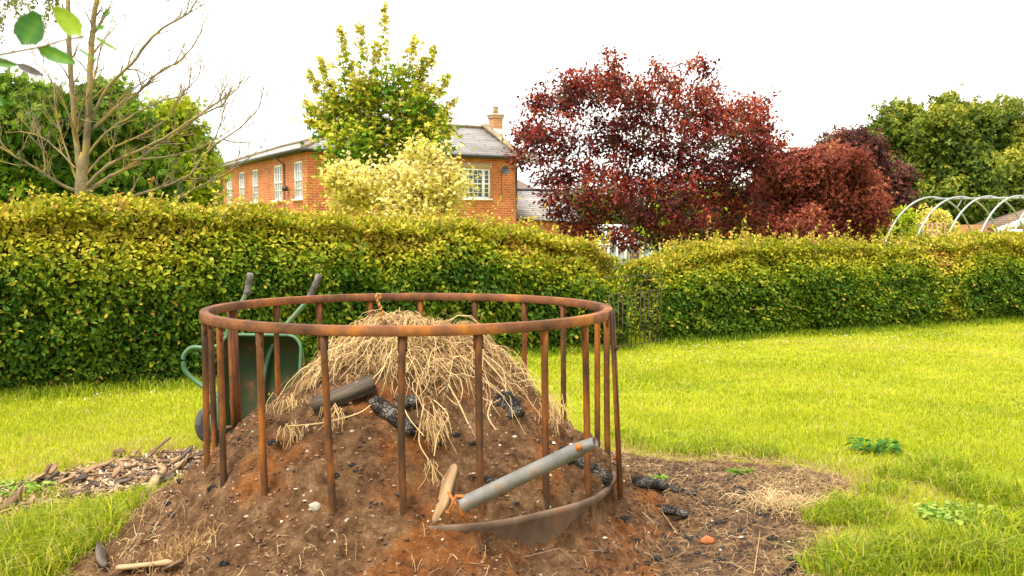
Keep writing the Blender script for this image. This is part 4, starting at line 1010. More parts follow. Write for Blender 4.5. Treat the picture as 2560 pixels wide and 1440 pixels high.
def window(parent, p0, ux, n, x, z, w, h, cols, rows, kind, pane='glass_curtain', side=0.0):
    """sash window: outer frame, meeting rail, glazing bars, sill; p0 is the wall's foot"""
    uz = np.array((0, 0, 1.0)); rec = -n * .05
    R = np.stack([ux, -n, uz], -1)
    fr = MB()
    def bar(xa, za, wa, ha, th=.05, push=0.0):
        fr.box(p0 + ux * (x + xa + wa / 2) + uz * (z + za + ha / 2) + rec + n * push, (wa, th, ha), R)
    T = .075
    bar(0, 0, T, h); bar(w - T, 0, T, h); bar(T, 0, w - 2 * T, T); bar(T, h - T, w - 2 * T, T)
    spans = [(T, w - 2 * T, cols)]
    if side:
        bar(T + side, T, .13, h - 2 * T, .06, .004); bar(w - T - side - .13, T, .13, h - 2 * T, .06, .004)
        spans = [(T, side, 1), (T + side + .13, w - 2 * (T + side + .13), cols), (w - T - side, side, 1)]
    for xa, wa, c in spans:
        bar(xa, h / 2 - .03, wa, .06, .045, .006)
        for k in range(1, c): bar(xa + wa * k / c - .011, T, .022, h - 2 * T, .03, -.002)
        for k in range(rows):
            if k == rows / 2: continue
            if k: bar(xa, T + (h - 2 * T) * k / rows - .011, wa, .022, .028, -.003)
    fo = part(fr, 'window_frame', M['white_paint'], parent)
    g = MB(); quad_sheet(g, p0 + rec - n * .02, ux, uz, w - .02, h - .02, x + .01, z + .01)
    part(g, 'window_pane', M[pane], fo)
    s = MB(); s.box(p0 + ux * (x + w / 2) + uz * (z - .035) + n * .03, (w + .12, .16, .07), R)
    part(s, 'window_sill', M['white_paint'], fo)

def slope(mb, a, b, c, d=None):
    """roof plane a-b along the eaves, c (and d) on the ridge; uv in metres"""
    pts = [np.array(q, float) for q in ([a, b, c] if d is None else [a, b, c, d])]
    ex = unit(pts[1] - pts[0]); nn = unit(np.cross(ex, pts[2] - pts[0])); ey = np.cross(nn, ex)
    if nn[2] < 0: pts = [pts[1], pts[0]] + ([pts[2]] if d is None else [pts[3], pts[2]]); ex = -ex; nn = unit(np.cross(ex, pts[2] - pts[0])); ey = np.cross(nn, ex)
    uv = [[(q - pts[0]) @ ex, (q - pts[0]) @ ey] for q in pts]
    k = len(pts)
    low = [q - nn * .06 for q in pts]
    mb.add(pts + low, [list(range(k)), list(range(2 * k - 1, k - 1, -1))] + [[j, k + j, k + (j + 1) % k, (j + 1) % k] for j in range(k)], .5, uv + uv)

def build_house():
    EZ = 4.42
    C0 = np.array((-8.05, 41.4, 0)); C1 = np.array((.22, 46.8, 0)); C2 = np.array((-16.1, 57.2, 0))
    uf = unit(C1 - C0); nf = np.array((uf[1], -uf[0], 0))       # front wall, outwards to the camera
    uw = unit(C2 - C0); nw = np.array((-uw[1], uw[0], 0))       # left wing wall
    if nw @ (-C0) < 0: nw = -nw
    uz = np.array((0, 0, 1.0))
    root = thing('brick_house', 'two storey red brick house with slate roof and white sash windows', 'house', (C0 + C1) / 2)
    WF = np.linalg.norm(C1 - C0); WW = np.linalg.norm(C2 - C0)
    def hit(px, p0, u):           # distance along a wall at which photo column px meets it
        k = (px - 1280) / F * 1.0
        return (k * p0[1] - p0[0]) / (u[0] - k * u[1])
    # windows of the wing: by photo columns
    ow = []
    for xa, xb in ((737, 758), (687, 707), (633, 648), (600, 614), (569, 583), (540, 551)):
        s0, s1 = sorted((hit(xb, C0, uw), hit(xa, C0, uw)))
        ow.append((s0, 2.50, max(s1 - s0, .85), 1.52))
    lows = [(o[0], .55, o[2], 1.45) for o in ow]
    part(wall_mb(C0, uw, nw, WW, EZ, ow + lows), 'side_wall', M['brick'], root)
    of = []
    for xa, xb in ((1142, 1226), (915, 985)):
        s0, s1 = hit(xa, C0, uf), hit(xb, C0, uf); of.append((s0, 2.58, s1 - s0, 1.30))
    lf = [(o[0], .3, o[2], 1.2) for o in of]
    part(wall_mb(C0, uf, nf, WF, EZ, of + lf), 'front_wall', M['brick'], root)
    # unseen walls: gable end and backs
    D = 7.2
    B1 = C1 + uw * D; back = MB()
    ridge_h = 6.0
    quad_sheet(back, C1, uw, uz, D, EZ); back.add([C1 + uz * EZ, B1 + uz * EZ, (C1 + B1) / 2 + uz * ridge_h], [[0, 1, 2]], .5, [[0, 0], [D, 0], [D / 2, 1.5]])
    W2 = 5.6; E0 = C2 + uf * W2
    quad_sheet(back, C2, uf, uz, W2, EZ); quad_sheet(back, E0, -uw, uz, WW - D, EZ)
    quad_sheet(back, B1, -uf, uz, WF - W2, EZ)
    part(back, 'rear_walls', M['brick'], root)
    for k, o in enumerate(ow): window(root, C0, uw, nw, *o, 3, 4, 'sash')
    for o in lows: window(root, C0, uw, nw, *o, 3, 4, 'sash')
    window(root, C0, uf, nf, *of[0], 4, 6, 'sash', 'glass_blind', side=.20)
    window(root, C0, uf, nf, *of[1], 3, 4, 'sash')
    for o in lf: window(root, C0, uf, nf, *o, 3, 4, 'sash')
    # brick arch of soldiers over the right window and the tumbled triangle by the corner
    ar = MB(); o = of[0]; R = np.stack([uf, -nf, uz], -1)
    for k in range(18):
        ar.box(C0 + uf * (o[0] - .08 + (o[2] + .16) * (k + .5) / 18) + uz * (o[1] + o[3] + .14) + nf * .004, ((o[2] + .16) / 18 - .016, .03, .24), R)
    part(ar, 'window_arch', M['brick_pale'], root)
    # roof
    ov = .32
    e = lambda p: p + uz * (EZ + .02)
    a = e(C0 + nf * ov + nw * ov); b = e(C1 + nf * ov + uf * .05)
    rA = C0 + uf * 2.8 + uw * 2.8 + uz * 5.50         # hip top of the wing
    rf = MB()
    fr0 = C0 + uf * 3.6 + uw * 3.6 + uz * ridge_h; fr1 = C1 + uw * 3.6 + uf * .05 + uz * ridge_h
    slope(rf, a, b, fr1, fr0)
    bk0 = e(C0 + uw * (D + ov)); bk1 = e(B1 + uw * ov + uf * .05)
    slope(rf, bk1, bk0, fr0, fr1)
    c = e(C2 + nw * ov + uw * ov); rB = C2 + uf * 2.8 - uw * 2.8 + uz * 5.50
    slope(rf, c, a, rA, rB)
    dd = e(E0 + uw * ov + uf * ov)
    slope(rf, dd, c, rB)
    slope(rf, e(C0 + uf * (W2 + ov)), dd, rB, rA)
    slope(rf, a, fr0, rA)                              # closes the hip between the two ridges
    part(rf, 'roof', M['slate'], root)
    hp = MB()
    hp.tube([a + uz * .03, rA + uz * .04], .09, 6); hp.tube([rA + uz * .04, rB + uz * .04], .09, 6); hp.tube([rB + uz * .04, c + uz * .03], .09, 6)
    hp.tube([fr0 + uz * .04, fr1 + uz * .04], .09, 6)
    part(hp, 'ridge_tiles', M['coping'], root)
    # gable verge with coping
    vg = MB(); vb = C1 + nf * .1 + uz * (EZ + .12) + uf * .12; vt = fr1 + uz * .14 + uf * .07
    for p, q in ((vb, vt), (vt, B1 + uz * (EZ + .12) + uf * .12)):
        t = unit(q - p); s = np.cross(t, uf); L = np.linalg.norm(q - p)
        vg.box((p + q) / 2, (L, .26, .16), np.stack([t, uf, np.cross(t, uf)], -1))
    part(vg, 'gable_coping', M['coping'], root)
    # soffit, gutters, downpipes
    so = MB()
    for p, u, n_, L in ((C0, uf, nf, WF), (C0, uw, nw, WW)):
        so.box(p + u * (L / 2 - .1) + n_ * .17 + uz * (EZ - .06), (L + .5, .30, .10), np.stack([u, -n_, uz], -1))
    part(so, 'soffit', M['soffit'], root)
    gt = MB()
    gt.tube([a + uz * -.04 + nf * .03, b - uz * .04 + nf * .03 + uf * .15], .07, 8); gt.tube([a - uz * .043 + nw * .03, c - uz * .043 + nw * .03], .07, 8)
    gu = part(gt, 'gutter', M['gutter'], root)
    for px, p0, u, n_ in ((716, C0, uw, nw), (560, C0, uw, nw)):
        s = hit(px, p0, u); d = MB()
        q = p0 + u * s
        d.tube([q + n_ * .33 + uz * (EZ - .1) + u * .55, q + n_ * .06 + uz * (EZ - .45), q + n_ * .06 + uz * .1], .042, 7)
        part(d, 'downpipe', M['gutter'], root)
    d = MB(); q = C1 - uf * .06
    d.tube([q + nf * .36 + uz * (EZ - .08) + uf * .12, q + nf * .06 + uz * (EZ - .5) + uf * .0, q + nf * .06 + uz * .1], .045, 7)
    part(d, 'downpipe', M['gutter'], root)
    # lamp on the wing wall
    d = MB(); q = C0 + uw * hit(724, C0, uw) + nw * .16 + uz * 2.95; d.box(q, (.2, .22, .2)); part(d, 'wall_lamp', M['gutter'], root)
    # chimneys
    def chimney(c, w, dpt, z0, z1, cap=True, pot=True):
        mb = MB(); R = np.stack([uf, -nf, uz], -1)
        for k in range(4):
            s = [(nf, uf), (uf, -nf), (-nf, -uf), (-uf, nf)][k]
            hw, hd = (w / 2, dpt / 2) if k % 2 == 0 else (dpt / 2, w / 2)
            quad_sheet(mb, c + s[0] * hd - s[1] * hw + uz * z0, s[1], uz, hw * 2, z1 - z0)
        mb.add([c + uf * w / 2 + nf * dpt / 2 + uz * z1, c + uf * w / 2 - nf * dpt / 2 + uz * z1, c - uf * w / 2 - nf * dpt / 2 + uz * z1, c - uf * w / 2 + nf * dpt / 2 + uz * z1], [[0, 1, 2, 3]])
        for k, (dz, gw) in enumerate(((.05, .12), (-.06, .08))):
            mb.box(c + uz * (z1 + dz), (w + gw, dpt + gw, .10), R)
        ch = part(mb, 'chimney', M['brick_pale'], root)
        fl = MB(); fl.box(c + uz * (z0 + .18), (w + .03, dpt + .03, .55), R); part(fl, 'chimney_render', M['render'], ch)
        if pot:
            pm = MB()
            for k in range(12):
                an = k * math.pi / 6; q = c + np.array((math.cos(an), math.sin(an), 0)) * .10
                pm.tube([q + uz * (z1 + .08), q + uz * (z1 + .44)], .024, 5)
            pm.tube([c + uz * (z1 + .06), c + uz * (z1 + .40)], .085, 10); pm.tube([c + uz * (z1 + .42), c + uz * (z1 + .46)], .135, 12)
            part(pm, 'chimney_pot', M['pot'], ch)
    q = P(1239, 330, 50.6); chimney(np.array((q[0], q[1], 0)), .50, .50, 5.55, 6.62)
    q = P(810, 330, 52.0); chimney(np.array((q[0], q[1], 0)), .45, .45, 5.2, 6.55, pot=False)
    # satellite dish
    ds = MB(); s = hit(1254, C0, uf); c = C0 + uf * s + nf * .32 + uz * 3.82; ax = unit(nf + uz * .25 - uf * .35)
    a1 = unit(np.cross(ax, uz)); a2 = np.cross(a1, ax); rows = []
    for r in (0, .07, .13, .19): rows.append([c + ax * (r * r * 1.6) + r * (math.cos(t) * a1 + math.sin(t) * a2) for t in np.linspace(0, 2 * math.pi, 20, endpoint=False)])
    V = np.array(rows).reshape(-1, 3); ff = [[i * 20 + j, i * 20 + (j + 1) % 20, (i + 1) * 20 + (j + 1) % 20, (i + 1) * 20 + j] for i in range(3) for j in range(20)]
    ds.add(V, ff); ds.add(V - ax * .012, [q[::-1] for q in ff])
    ds.tube([c, c - nf * .32 - uz * .05], .015, 5); ds.tube([c - uz * .12, c + ax * .22 - uz * .16], .008, 4)
    part(ds, 'satellite_dish', M['dish'], root, True)
    d = MB(); q = c - nf * .30; d.tube([q, q - uz * .9, q - uz * 1.3 + uf * .05], .009, 4); part(d, 'dish_cable', M['gutter'], root)

def build_outbuildings():
    uz = np.array((0, 0, 1.0))
    # slate roofed annexe right of the house
    root = thing('slate_annexe', 'low annexe with pale grey slate roof against the right end of the house', 'building', (2.2, 49, 0))
    rf = MB()
    A = P(1290, 546, 48.5); B = P(1460, 556, 49.5); Cc = P(1400, 478, 53); D = P(1285, 476, 52)
    slope(rf, A, B, Cc, D); slope(rf, B + np.array((0, 8, 0)), A + np.array((0, 8, 0)), D, Cc)
    part(rf, 'roof', M['slate'], root)
    w = MB(); ux = unit(np.array((B[0] - A[0], B[1] - A[1], 0))); L = np.linalg.norm((B - A)[:2])
    quad_sheet(w, np.array((A[0], A[1] + .25, 0)), ux, uz, L, A[2] - .05)
    sd = np.array((0, 1.0, 0)); quad_sheet(w, np.array((B[0], B[1] + .25, 0)), sd, uz, 7, B[2] - .2); quad_sheet(w, np.array((A[0], A[1] + 7.2, 0)), ux, uz, L, A[2] - .2)
    part(w, 'wall', M['brick'], root)
    w = MB(); w.tube([D + uz * .04, Cc + uz * .04], .08, 6); part(w, 'ridge_tiles', M['gutter'], root)
    # tiled roof behind
    root = thing('tiled_cottage', 'brown tiled roof peeping out between the house end and the plum tree', 'building', (2.4, 60, 0))
    rf = MB(); a = P(1250, 476, 58); b = P(1345, 476, 58); c = P(1268, 440, 62); slope(rf, a, b, P(1300, 452, 62), c); slope(rf, P(1345, 476, 66), P(1250, 476, 66), c, P(1300, 452, 62)); slope(rf, b, P(1345, 476, 66), P(1300, 452, 62))
    part(rf, 'roof', M['tile'], root)
    w = MB(); quad_sheet(w, np.array((a[0] + .1, 58.2, 0)), np.array((1.0, 0, 0)), uz, b[0] - a[0] - .2, a[2] - .05); quad_sheet(w, np.array((b[0] - .1, 58.2, 0)), np.array((0, 1.0, 0)), uz, 7.6, a[2] - .05)
    part(w, 'wall', M['brick'], root)
    # white conservatory behind the plum tree
    p = P(1525, 600, 33); root = thing('conservatory', 'white framed conservatory glimpsed behind the plum tree trunk', 'building', (p[0], 33, 0))
    fr = MB(); x0, x1 = P(1500, 600, 33)[0], P(1650, 600, 33)[0]; H = P(1525, 590, 33)[2]; T = P(1525, 565, 35)[2]
    for x in np.linspace(x0, x1, 8):
        fr.box((x, 33, H / 2), (.07, .07, H)); fr.tube([(x, 33, H), (x, 35.5, T)], .035, 4)
    for z in (.05, .8, H - .3, H): fr.box(((x0 + x1) / 2, 33.0, z), (x1 - x0 + .07, .075, .06))
    fr.box(((x0 + x1) / 2, 35.5, T), (x1 - x0, .1, .1))
    part(fr, 'frame', M['white_paint'], root)
    w = MB(); w.add([(x0, 33.05, .05), (x1, 33.05, .05), (x1, 33.05, H), (x0, 33.05, H), (x1, 35.5, T), (x0, 35.5, T)], [[0, 1, 2, 3], [3, 2, 4, 5]])
    part(w, 'glazing', M['glass_curtain'], root)
    # hoop frame (polytunnel without its cover)
    ax = unit(np.array((.78, -.63, 0))); hw = np.array((2.4, 2.7, 0)); a0 = P(2335, 493, 28.4); zt = a0[2]
    base = np.array((a0[0], a0[1], 0)); root = thing('polytunnel_frame', 'bare silver hoop frame of a polytunnel standing behind the right hedge', 'polytunnel', base)
    tops = []
    for k in range(0, 11):
        c = base + ax * (k * .72)
        pts = [c + hw * math.sin(t) + uz * (zt * (max(math.cos(t), 0) ** .92)) for t in np.linspace(-math.pi / 2, math.pi / 2, 33)]
        m = MB(); m.tube(pts, .025, 8); part(m, 'hoop', M['galv'], root, True); tops.append(c + uz * zt)
    m = MB(); m.tube([tops[0] - uz * .05, tops[-1] - uz * .05], .028, 8); part(m, 'ridge_pole', M['galv'], root)
    for k in (1, 4, 7):
        m = MB(); m.tube([tops[k] - uz * .07, tops[k] - uz * .30 - hw * .10], .018, 5); part(m, 'brace', M['galv'], root)
    # brick outbuilding at the right edge
    p = P(2540, 600, 33); root = thing('brick_outbuilding', 'small brick outbuilding with tiled roof and white bargeboard at the right edge', 'building', (p[0], 33, 0))
    g0 = P(2500, 562, 33); g1 = P(2640, 510, 33)
    base = g0.copy(); base[2] = 0; ux = np.array((1.0, 0, 0)); wdt = (g1[0] - g0[0]) * 2
    w = MB(); ez = g0[2]; w.add([base + ux * .12, base + ux * (wdt - .12), base + ux * (wdt - .12) + uz * ez, (g1[0], 33, g1[2] - .05), base + ux * .12 + uz * ez], [[0, 1, 2, 3, 4]], .5, [[0, 0], [wdt, 0], [wdt, ez], [wdt / 2, g1[2]], [0, ez]])
    quad_sheet(w, base + ux * .12, np.array((0, 1.0, 0)), uz, 6, ez)
    part(w, 'wall', M['brick_pale'], root)
    rf = MB(); dn = unit(g0 - g1); e0 = g0 + dn * .3 - np.array((0, .25, 0)); r0 = g1 - np.array((0, .25, 0)); sh = np.array((1.7, 6.0, 0))
    slope(rf, e0, e0 + sh, r0 + sh, r0); e1 = r0 + (r0 - e0) * np.array((1, 1, -1)); slope(rf, e1 + sh, e1, r0, r0 + sh)
    part(rf, 'roof', M['tile'], root)
    bb = MB()
    for p, q in ((e0, r0), (r0, e1)):
        t = unit(q - p); L = np.linalg.norm(q - p); bb.box((p + q) / 2 + np.array((0, -.04, -.12)), (L, .03, .20), np.stack([t, np.array((0, 1.0, 0)), np.cross(t, np.array((0, 1.0, 0)))], -1))
    part(bb, 'bargeboard', M['white_paint'], root)
    q0 = P(2530, 578, 31.5); m = MB(); m.box((q0[0] + .9, 31.6, q0[2]), (1.8, .5, .10)); m.box((q0[0] + .05, 31.6, q0[2] / 2), (.07, .07, q0[2] - .1)); m.box((q0[0] + 1.75, 31.6, q0[2] / 2), (.07, .07, q0[2] - .1))
    part(m, 'porch_hood', M['white_paint'], root)
    # pale garden fence by the golden shrub
    p = P(2310, 600, 29.5); root = thing('picket_fence', 'pale wooden picket fence in front of the golden shrub', 'fence', (p[0], 29.5, 0))
    x0, x1 = P(2275, 600, 29.5)[0], P(2362, 600, 29.5)[0]; top = P(2300, 556, 29.5)[2]
    for k, x in enumerate(np.linspace(x0, x1, 9)):
        m = MB(); m.box((x, 29.5, top / 2), (.05, .03, top)); part(m, 'picket', M['wood_chip'], root)
    for z in (top - .06, .4):
        m = MB(); m.box(((x0 + x1) / 2, 29.54, z), (x1 - x0 + .1, .04, .05)); part(m, 'rail', M['wood_chip'], root)

def build_gate():
    A = G(1522, 884); B = G(1652, 862)
    H = 1.0; u = unit(B - A); L = np.linalg.norm(B - A); uz = np.array((0, 0, 1.0))
    root = thing('iron_gate', 'thin rusty iron garden gate standing open in the hedge gap', 'gate', A)
    z1 = P(1545, 737, A[1])[2]; z2 = P(1545, 694, A[1])[2]
    fr = MB()
    fr.tube([A + uz * .06, B + uz * .06], .007, 5); fr.tube([A + uz * z1, B + uz * z1], .006, 5); fr.tube([A + uz * z2 - u * .15, B + uz * z2], .006, 5)
    fr.tube([A, A + uz * z1], .009, 6); fr.tube([B, B + uz * z2], .008, 6)
    part(fr, 'gate_frame', M['iron_gate'], root)
    for k in range(1, 12):
        m = MB(); q = A + u * (L * k / 12); m.tube([q + uz * .06, q + uz * z1], .0058, 5); part(m, 'bar', M['iron_gate'], root)
    for a, b in ((.12, .34), (.5, .34), (.5, .72), (.9, .72)):
        m = MB(); m.tube([A + u * L * a + uz * z1, A + u * L * b + uz * z2], .006, 5); part(m, 'brace', M['iron_gate'], root)

# ------------------------------------------------------------------ ring feeder
RT = 1.134                      # top of the rail
def build_ring():
    root = thing('ring_feeder', 'rusty round steel cattle feeder ring with upright bars around the heap', 'feeder', (RC[0], RC[1], 0))
    # top rail: rectangular tube with softened edges
    na = 160; prof = [(-.021, 0), (-.019, .002), (.019, .002), (.021, 0), (.021, -.038), (.019, -.040), (-.019, -.040), (-.021, -.038)]
    prof = [(a, b - .003) for a, b in prof]
    V = []; R0 = .985
    for k in range(na):
        a = 2 * math.pi * k / na; wob = 1 + .003 * math.sin(3 * a + 1)
        V.append([[RC[0] + (R0 * wob + p[0]) * math.sin(a), RC[1] - (R0 * wob + p[0]) * math.cos(a), RT + p[1]] for p in prof])
    V = np.array(V); b = len(prof)
    i = np.arange(na)[:, None] * b; i2 = ((np.arange(na) + 1) % na)[:, None] * b; j = np.arange(b)[None]; j2 = (j + 1) % b
    mb = MB(); mb.add(V.reshape(-1, 3), np.stack([i + j, i + j2, i2 + j2, i2 + j], -1).reshape(-1, 4))
    part(mb, 'top_rail', M['rust_rail'], root)
    rng = np.random.default_rng(3)
    lean = {0: .006, 1: .014, 2: .014, 3: .02, 4: .048, 16: -.004, 17: .004, 18: .016, 19: .038}
    AZ = (3.8, 22, 41, 58, 77.5, 92.5, 104.5, 126.5, 144, 163, 182, 199.3, 217.4, 234, 253, 272, 291, 307.5, 325.8, 344.6)
    for k in range(20):
        a = math.radians(AZ[k])
        t = np.array((RC[0] + R0 * math.sin(a), RC[1] - R0 * math.cos(a), RT - .035))
        zb = .22
        r1 = R0 - .002
        bt = np.array((RC[0] + r1 * math.sin(a) + lean.get(k, rng.uniform(.0, .025)), RC[1] - r1 * math.cos(a), zb))
        mb = MB()
        out = np.array((math.sin(a), -math.cos(a), 0)); tg = np.array((math.cos(a), math.sin(a), 0))
        if k in (4, 14):                      # bolted joint between two sections: paired flat bars
            for s in (-.021, .021):
                pts = [t + tg * s + np.array((0, 0, .03)) + out * .022, bt + tg * s + out * .022]
                d = unit(pts[1] - pts[0])
                mb.box((pts[0] + pts[1]) / 2, (.036, .012 + .01 * (s > 0), np.linalg.norm(pts[0] - pts[1])), np.stack([tg, out, -d], -1))
            for z in (.95, .42):
                q = t + out * .035; q[2] = z; mb.tube([q, q + out * .02], .011, 6)
        else:
            rad = .0162; n = 9
            tt = np.linspace(0, 1, n)[:, None]; pts = t * (1 - tt) + bt * tt
            pts[:, :2] += np.sin(tt * 3.1) * rng.normal(0, .004, 2)
            rr = np.full(n, rad); flat = .95
            # pressed flat end under the rail
            mb.tube(pts, rr, 12, flat=flat)
            mb.box(t + np.array((0, 0, -.035)), (.040, .012, .07), np.stack([tg, out, np.array((0, 0, 1.0))], -1))
        part(mb, 'post', M['rust'], root, k not in (4, 14))
    # base band: thin plate with a rolled rim, partly buried
    na = 200; V = []
    for k in range(na):
        a = 2 * math.pi * k / na; dent = .018 * math.sin(2.2 * a + .6) * (math.sin(a * 3) + .4) * .5
        z1 = .312 + .008 * math.sin(3 * a) + .002 * math.sin(11 * a)
        V.append([[RC[0] + (1.008 + dent + o) * math.sin(a), RC[1] - (1.008 + dent + o) * math.cos(a), z] for o, z in ((0, .0), (.0, z1 - .045), (.010, z1 - .032), (.015, z1 - .008), (.006, z1), (-.010, z1 - .004), (-.02, .0))])
    V = np.array(V); b = V.shape[1]
    i = np.arange(na)[:, None] * b; i2 = ((np.arange(na) + 1) % na)[:, None] * b; j = np.arange(b - 1)[None]
    mb = MB(); mb.add(V.reshape(-1, 3), np.stack([i + j, i + j + 1, i2 + j + 1, i2 + j], -1).reshape(-1, 4))
    part(mb, 'base_band', M['rust_plate'], root, True)

# ------------------------------------------------------------------ wheelbarrow
def rrect(w, h, r, n=6):
    pts = []
    for cx, cy, a0 in ((w / 2 - r, h / 2 - r, 0), (-w / 2 + r, h / 2 - r, 90), (-w / 2 + r, -h / 2 + r, 180), (w / 2 - r, -h / 2 + r, 270)):
        for k in range(n + 1):
            a = math.radians(a0 + 90 * k / n); pts.append((cx + r * math.cos(a), cy + r * math.sin(a)))
    return np.array(pts)

def build_barrow():
    Yb = 6.95
    root = thing('wheelbarrow', 'green wheelbarrow tipped up on its nose behind the ring, tray facing forward', 'wheelbarrow', (*P(640, 1100, Yb)[:2], 0))
    c = P(647, 985, Yb); W = (748 - 543) / F * Yb; Hh = .78
    ux = unit(np.array((1.0, -.10, 0))); uy = unit(np.array((.02, .16, 1.0))); nn = unit(np.cross(ux, uy))      # nn faces the camera
    if nn[1] > 0: nn = -nn
    tr = MB(); loops = []
    for s, d in ((1.0, 0), (.97, -.04), (.88, -.15), (.72, -.20), (0.02, -.205)):
        q = rrect(W * s, Hh * s, .09 * s + .001); loops.append([c + ux * a + uy * b + nn * d for a, b in q])
    V = np.array(loops); n, k = V.shape[:2]
    ff = [[i * k + j, i * k + (j + 1) % k, (i + 1) * k + (j + 1) % k, (i + 1) * k + j] for i in range(n - 1) for j in range(k)]
    tr.add(V.reshape(-1, 3), ff); tr.add((V - nn * .004).reshape(-1, 3), [f[::-1] for f in ff])
    tray = part(tr, 'tray', M['barrow_tray'], root, True)
    rm = MB(); q = rrect(W + .01, Hh + .01, .095, 8); pts = [c + ux * a + uy * b + nn * .004 for a, b in q]; pts += pts[:2]
    rm.tube(pts, .011, 8, cap=False); part(rm, 'tray_rim', M['barrow_green'], tray, True)
    def path(l, dY): return np.array([P(x, y, Yb + dY + (d if d else 0)) for x, y, d in l])
    def smooth(p, m=5):
        n = len(p); t = np.linspace(0, n - 1, (n - 1) * m + 1); q = np.stack([np.interp(t, np.arange(n), p[:, k]) for k in range(3)], -1)
        for _ in range(4): q[1:-1] = (q[:-2] + 2 * q[1:-1] + q[2:]) / 4
        return q
    for l, g0, g1 in (([(600, 1080, .1), (560, 960, .18), (556, 870, .2), (575, 812, .22), (600, 765, .24), (618, 730, .26)], (616, 738, .26), (626, 683, .30)),
                      ([(640, 1080, .1), (665, 900, .2), (697, 832, .22), (735, 790, .25), (775, 745, .28)], (772, 748, .28), (799, 686, .30))):
        m = MB(); m.tube(smooth(path(l, 0)), .017, 10); h = part(m, 'handle', M['barrow_green'], root, True)
        a, b = P(g0[0], g0[1], Yb + g0[2]), P(g1[0], g1[1], Yb + g1[2]); m = MB()
        t = np.linspace(0, 1, 9)[:, None]; m.tube(a * (1 - t) + b * t, [.022, .025, .022, .024, .022, .024, .023, .026, .021], 12); part(m, 'grip', M['grip'], h, True)
    m = MB(); m.tube(smooth(path([(560, 862, .22), (515, 872, .2), (478, 866, .2), (456, 890, .2), (460, 925, .2), (478, 945, .2), (510, 968, .18), (560, 1000, .12)], 0)), .0165, 10); part(m, 'leg', M['barrow_green'], root, True)
    m = MB(); m.tube(smooth(path([(735, 862, .26), (755, 880, .42), (758, 930, .45), (735, 960, .3), (700, 985, .2)], 0)), .0165, 10); part(m, 'leg', M['barrow_green'], root, True)
    # wheel
    wc = P(546, 1085, Yb + .20); wc[2] = .165; ax = unit(np.array((.45, -1, .05))); a1 = unit(np.cross(ax, (0, 0, 1))); a2 = np.cross(a1, ax)
    Rw = .12; m = MB(); pts = [wc + Rw * (math.cos(t) * a1 + math.sin(t) * a2) for t in np.linspace(0, 2 * math.pi, 33)]
    m.tube(pts, .038, 10, cap=False)
    wh = part(m, 'wheel', M['rubber'], root, True)
    m = MB(); m.tube([wc - ax * .03, wc + ax * .03], [.095, .095], 20); m.tube([wc - ax * .07, wc + ax * .07], .018, 8); part(m, 'rim', M['barrow_green'], wh)

# ------------------------------------------------------------------ straw
def heap_smooth(x, y):
    return np.maximum(heap(x, y, False) + (fbm(x * 5, y * 5, 3, 2) - .5) * .09, 0)

def straw_surf(x, y):
    r = np.hypot(x - RC[0], y - RC[1])
    return heap_smooth(x, y) + np.clip(1 - r / .8, 0, 1) ** .5 * ((fbm(x * 6.5, y * 6.5, 71, 3) - .45) * .20)

def straw_mask(x, y):
    dx = x - RC[0]; dy = y - RC[1]; r = np.hypot(dx, dy); az = np.degrees(np.arctan2(dx, -dy))
    lim = np.interp(az, [-180, -120, -90, -60, -40, -20, 3, 14, 28, 50, 75, 90, 120, 180], [.58, .60, .58, .55, .53, .49, .50, .66, .60, .52, .64, .70, .68, .60])
    return lim * .94 + (fbm(x * 5, y * 5, 60, 3) - .5) * .22 - r

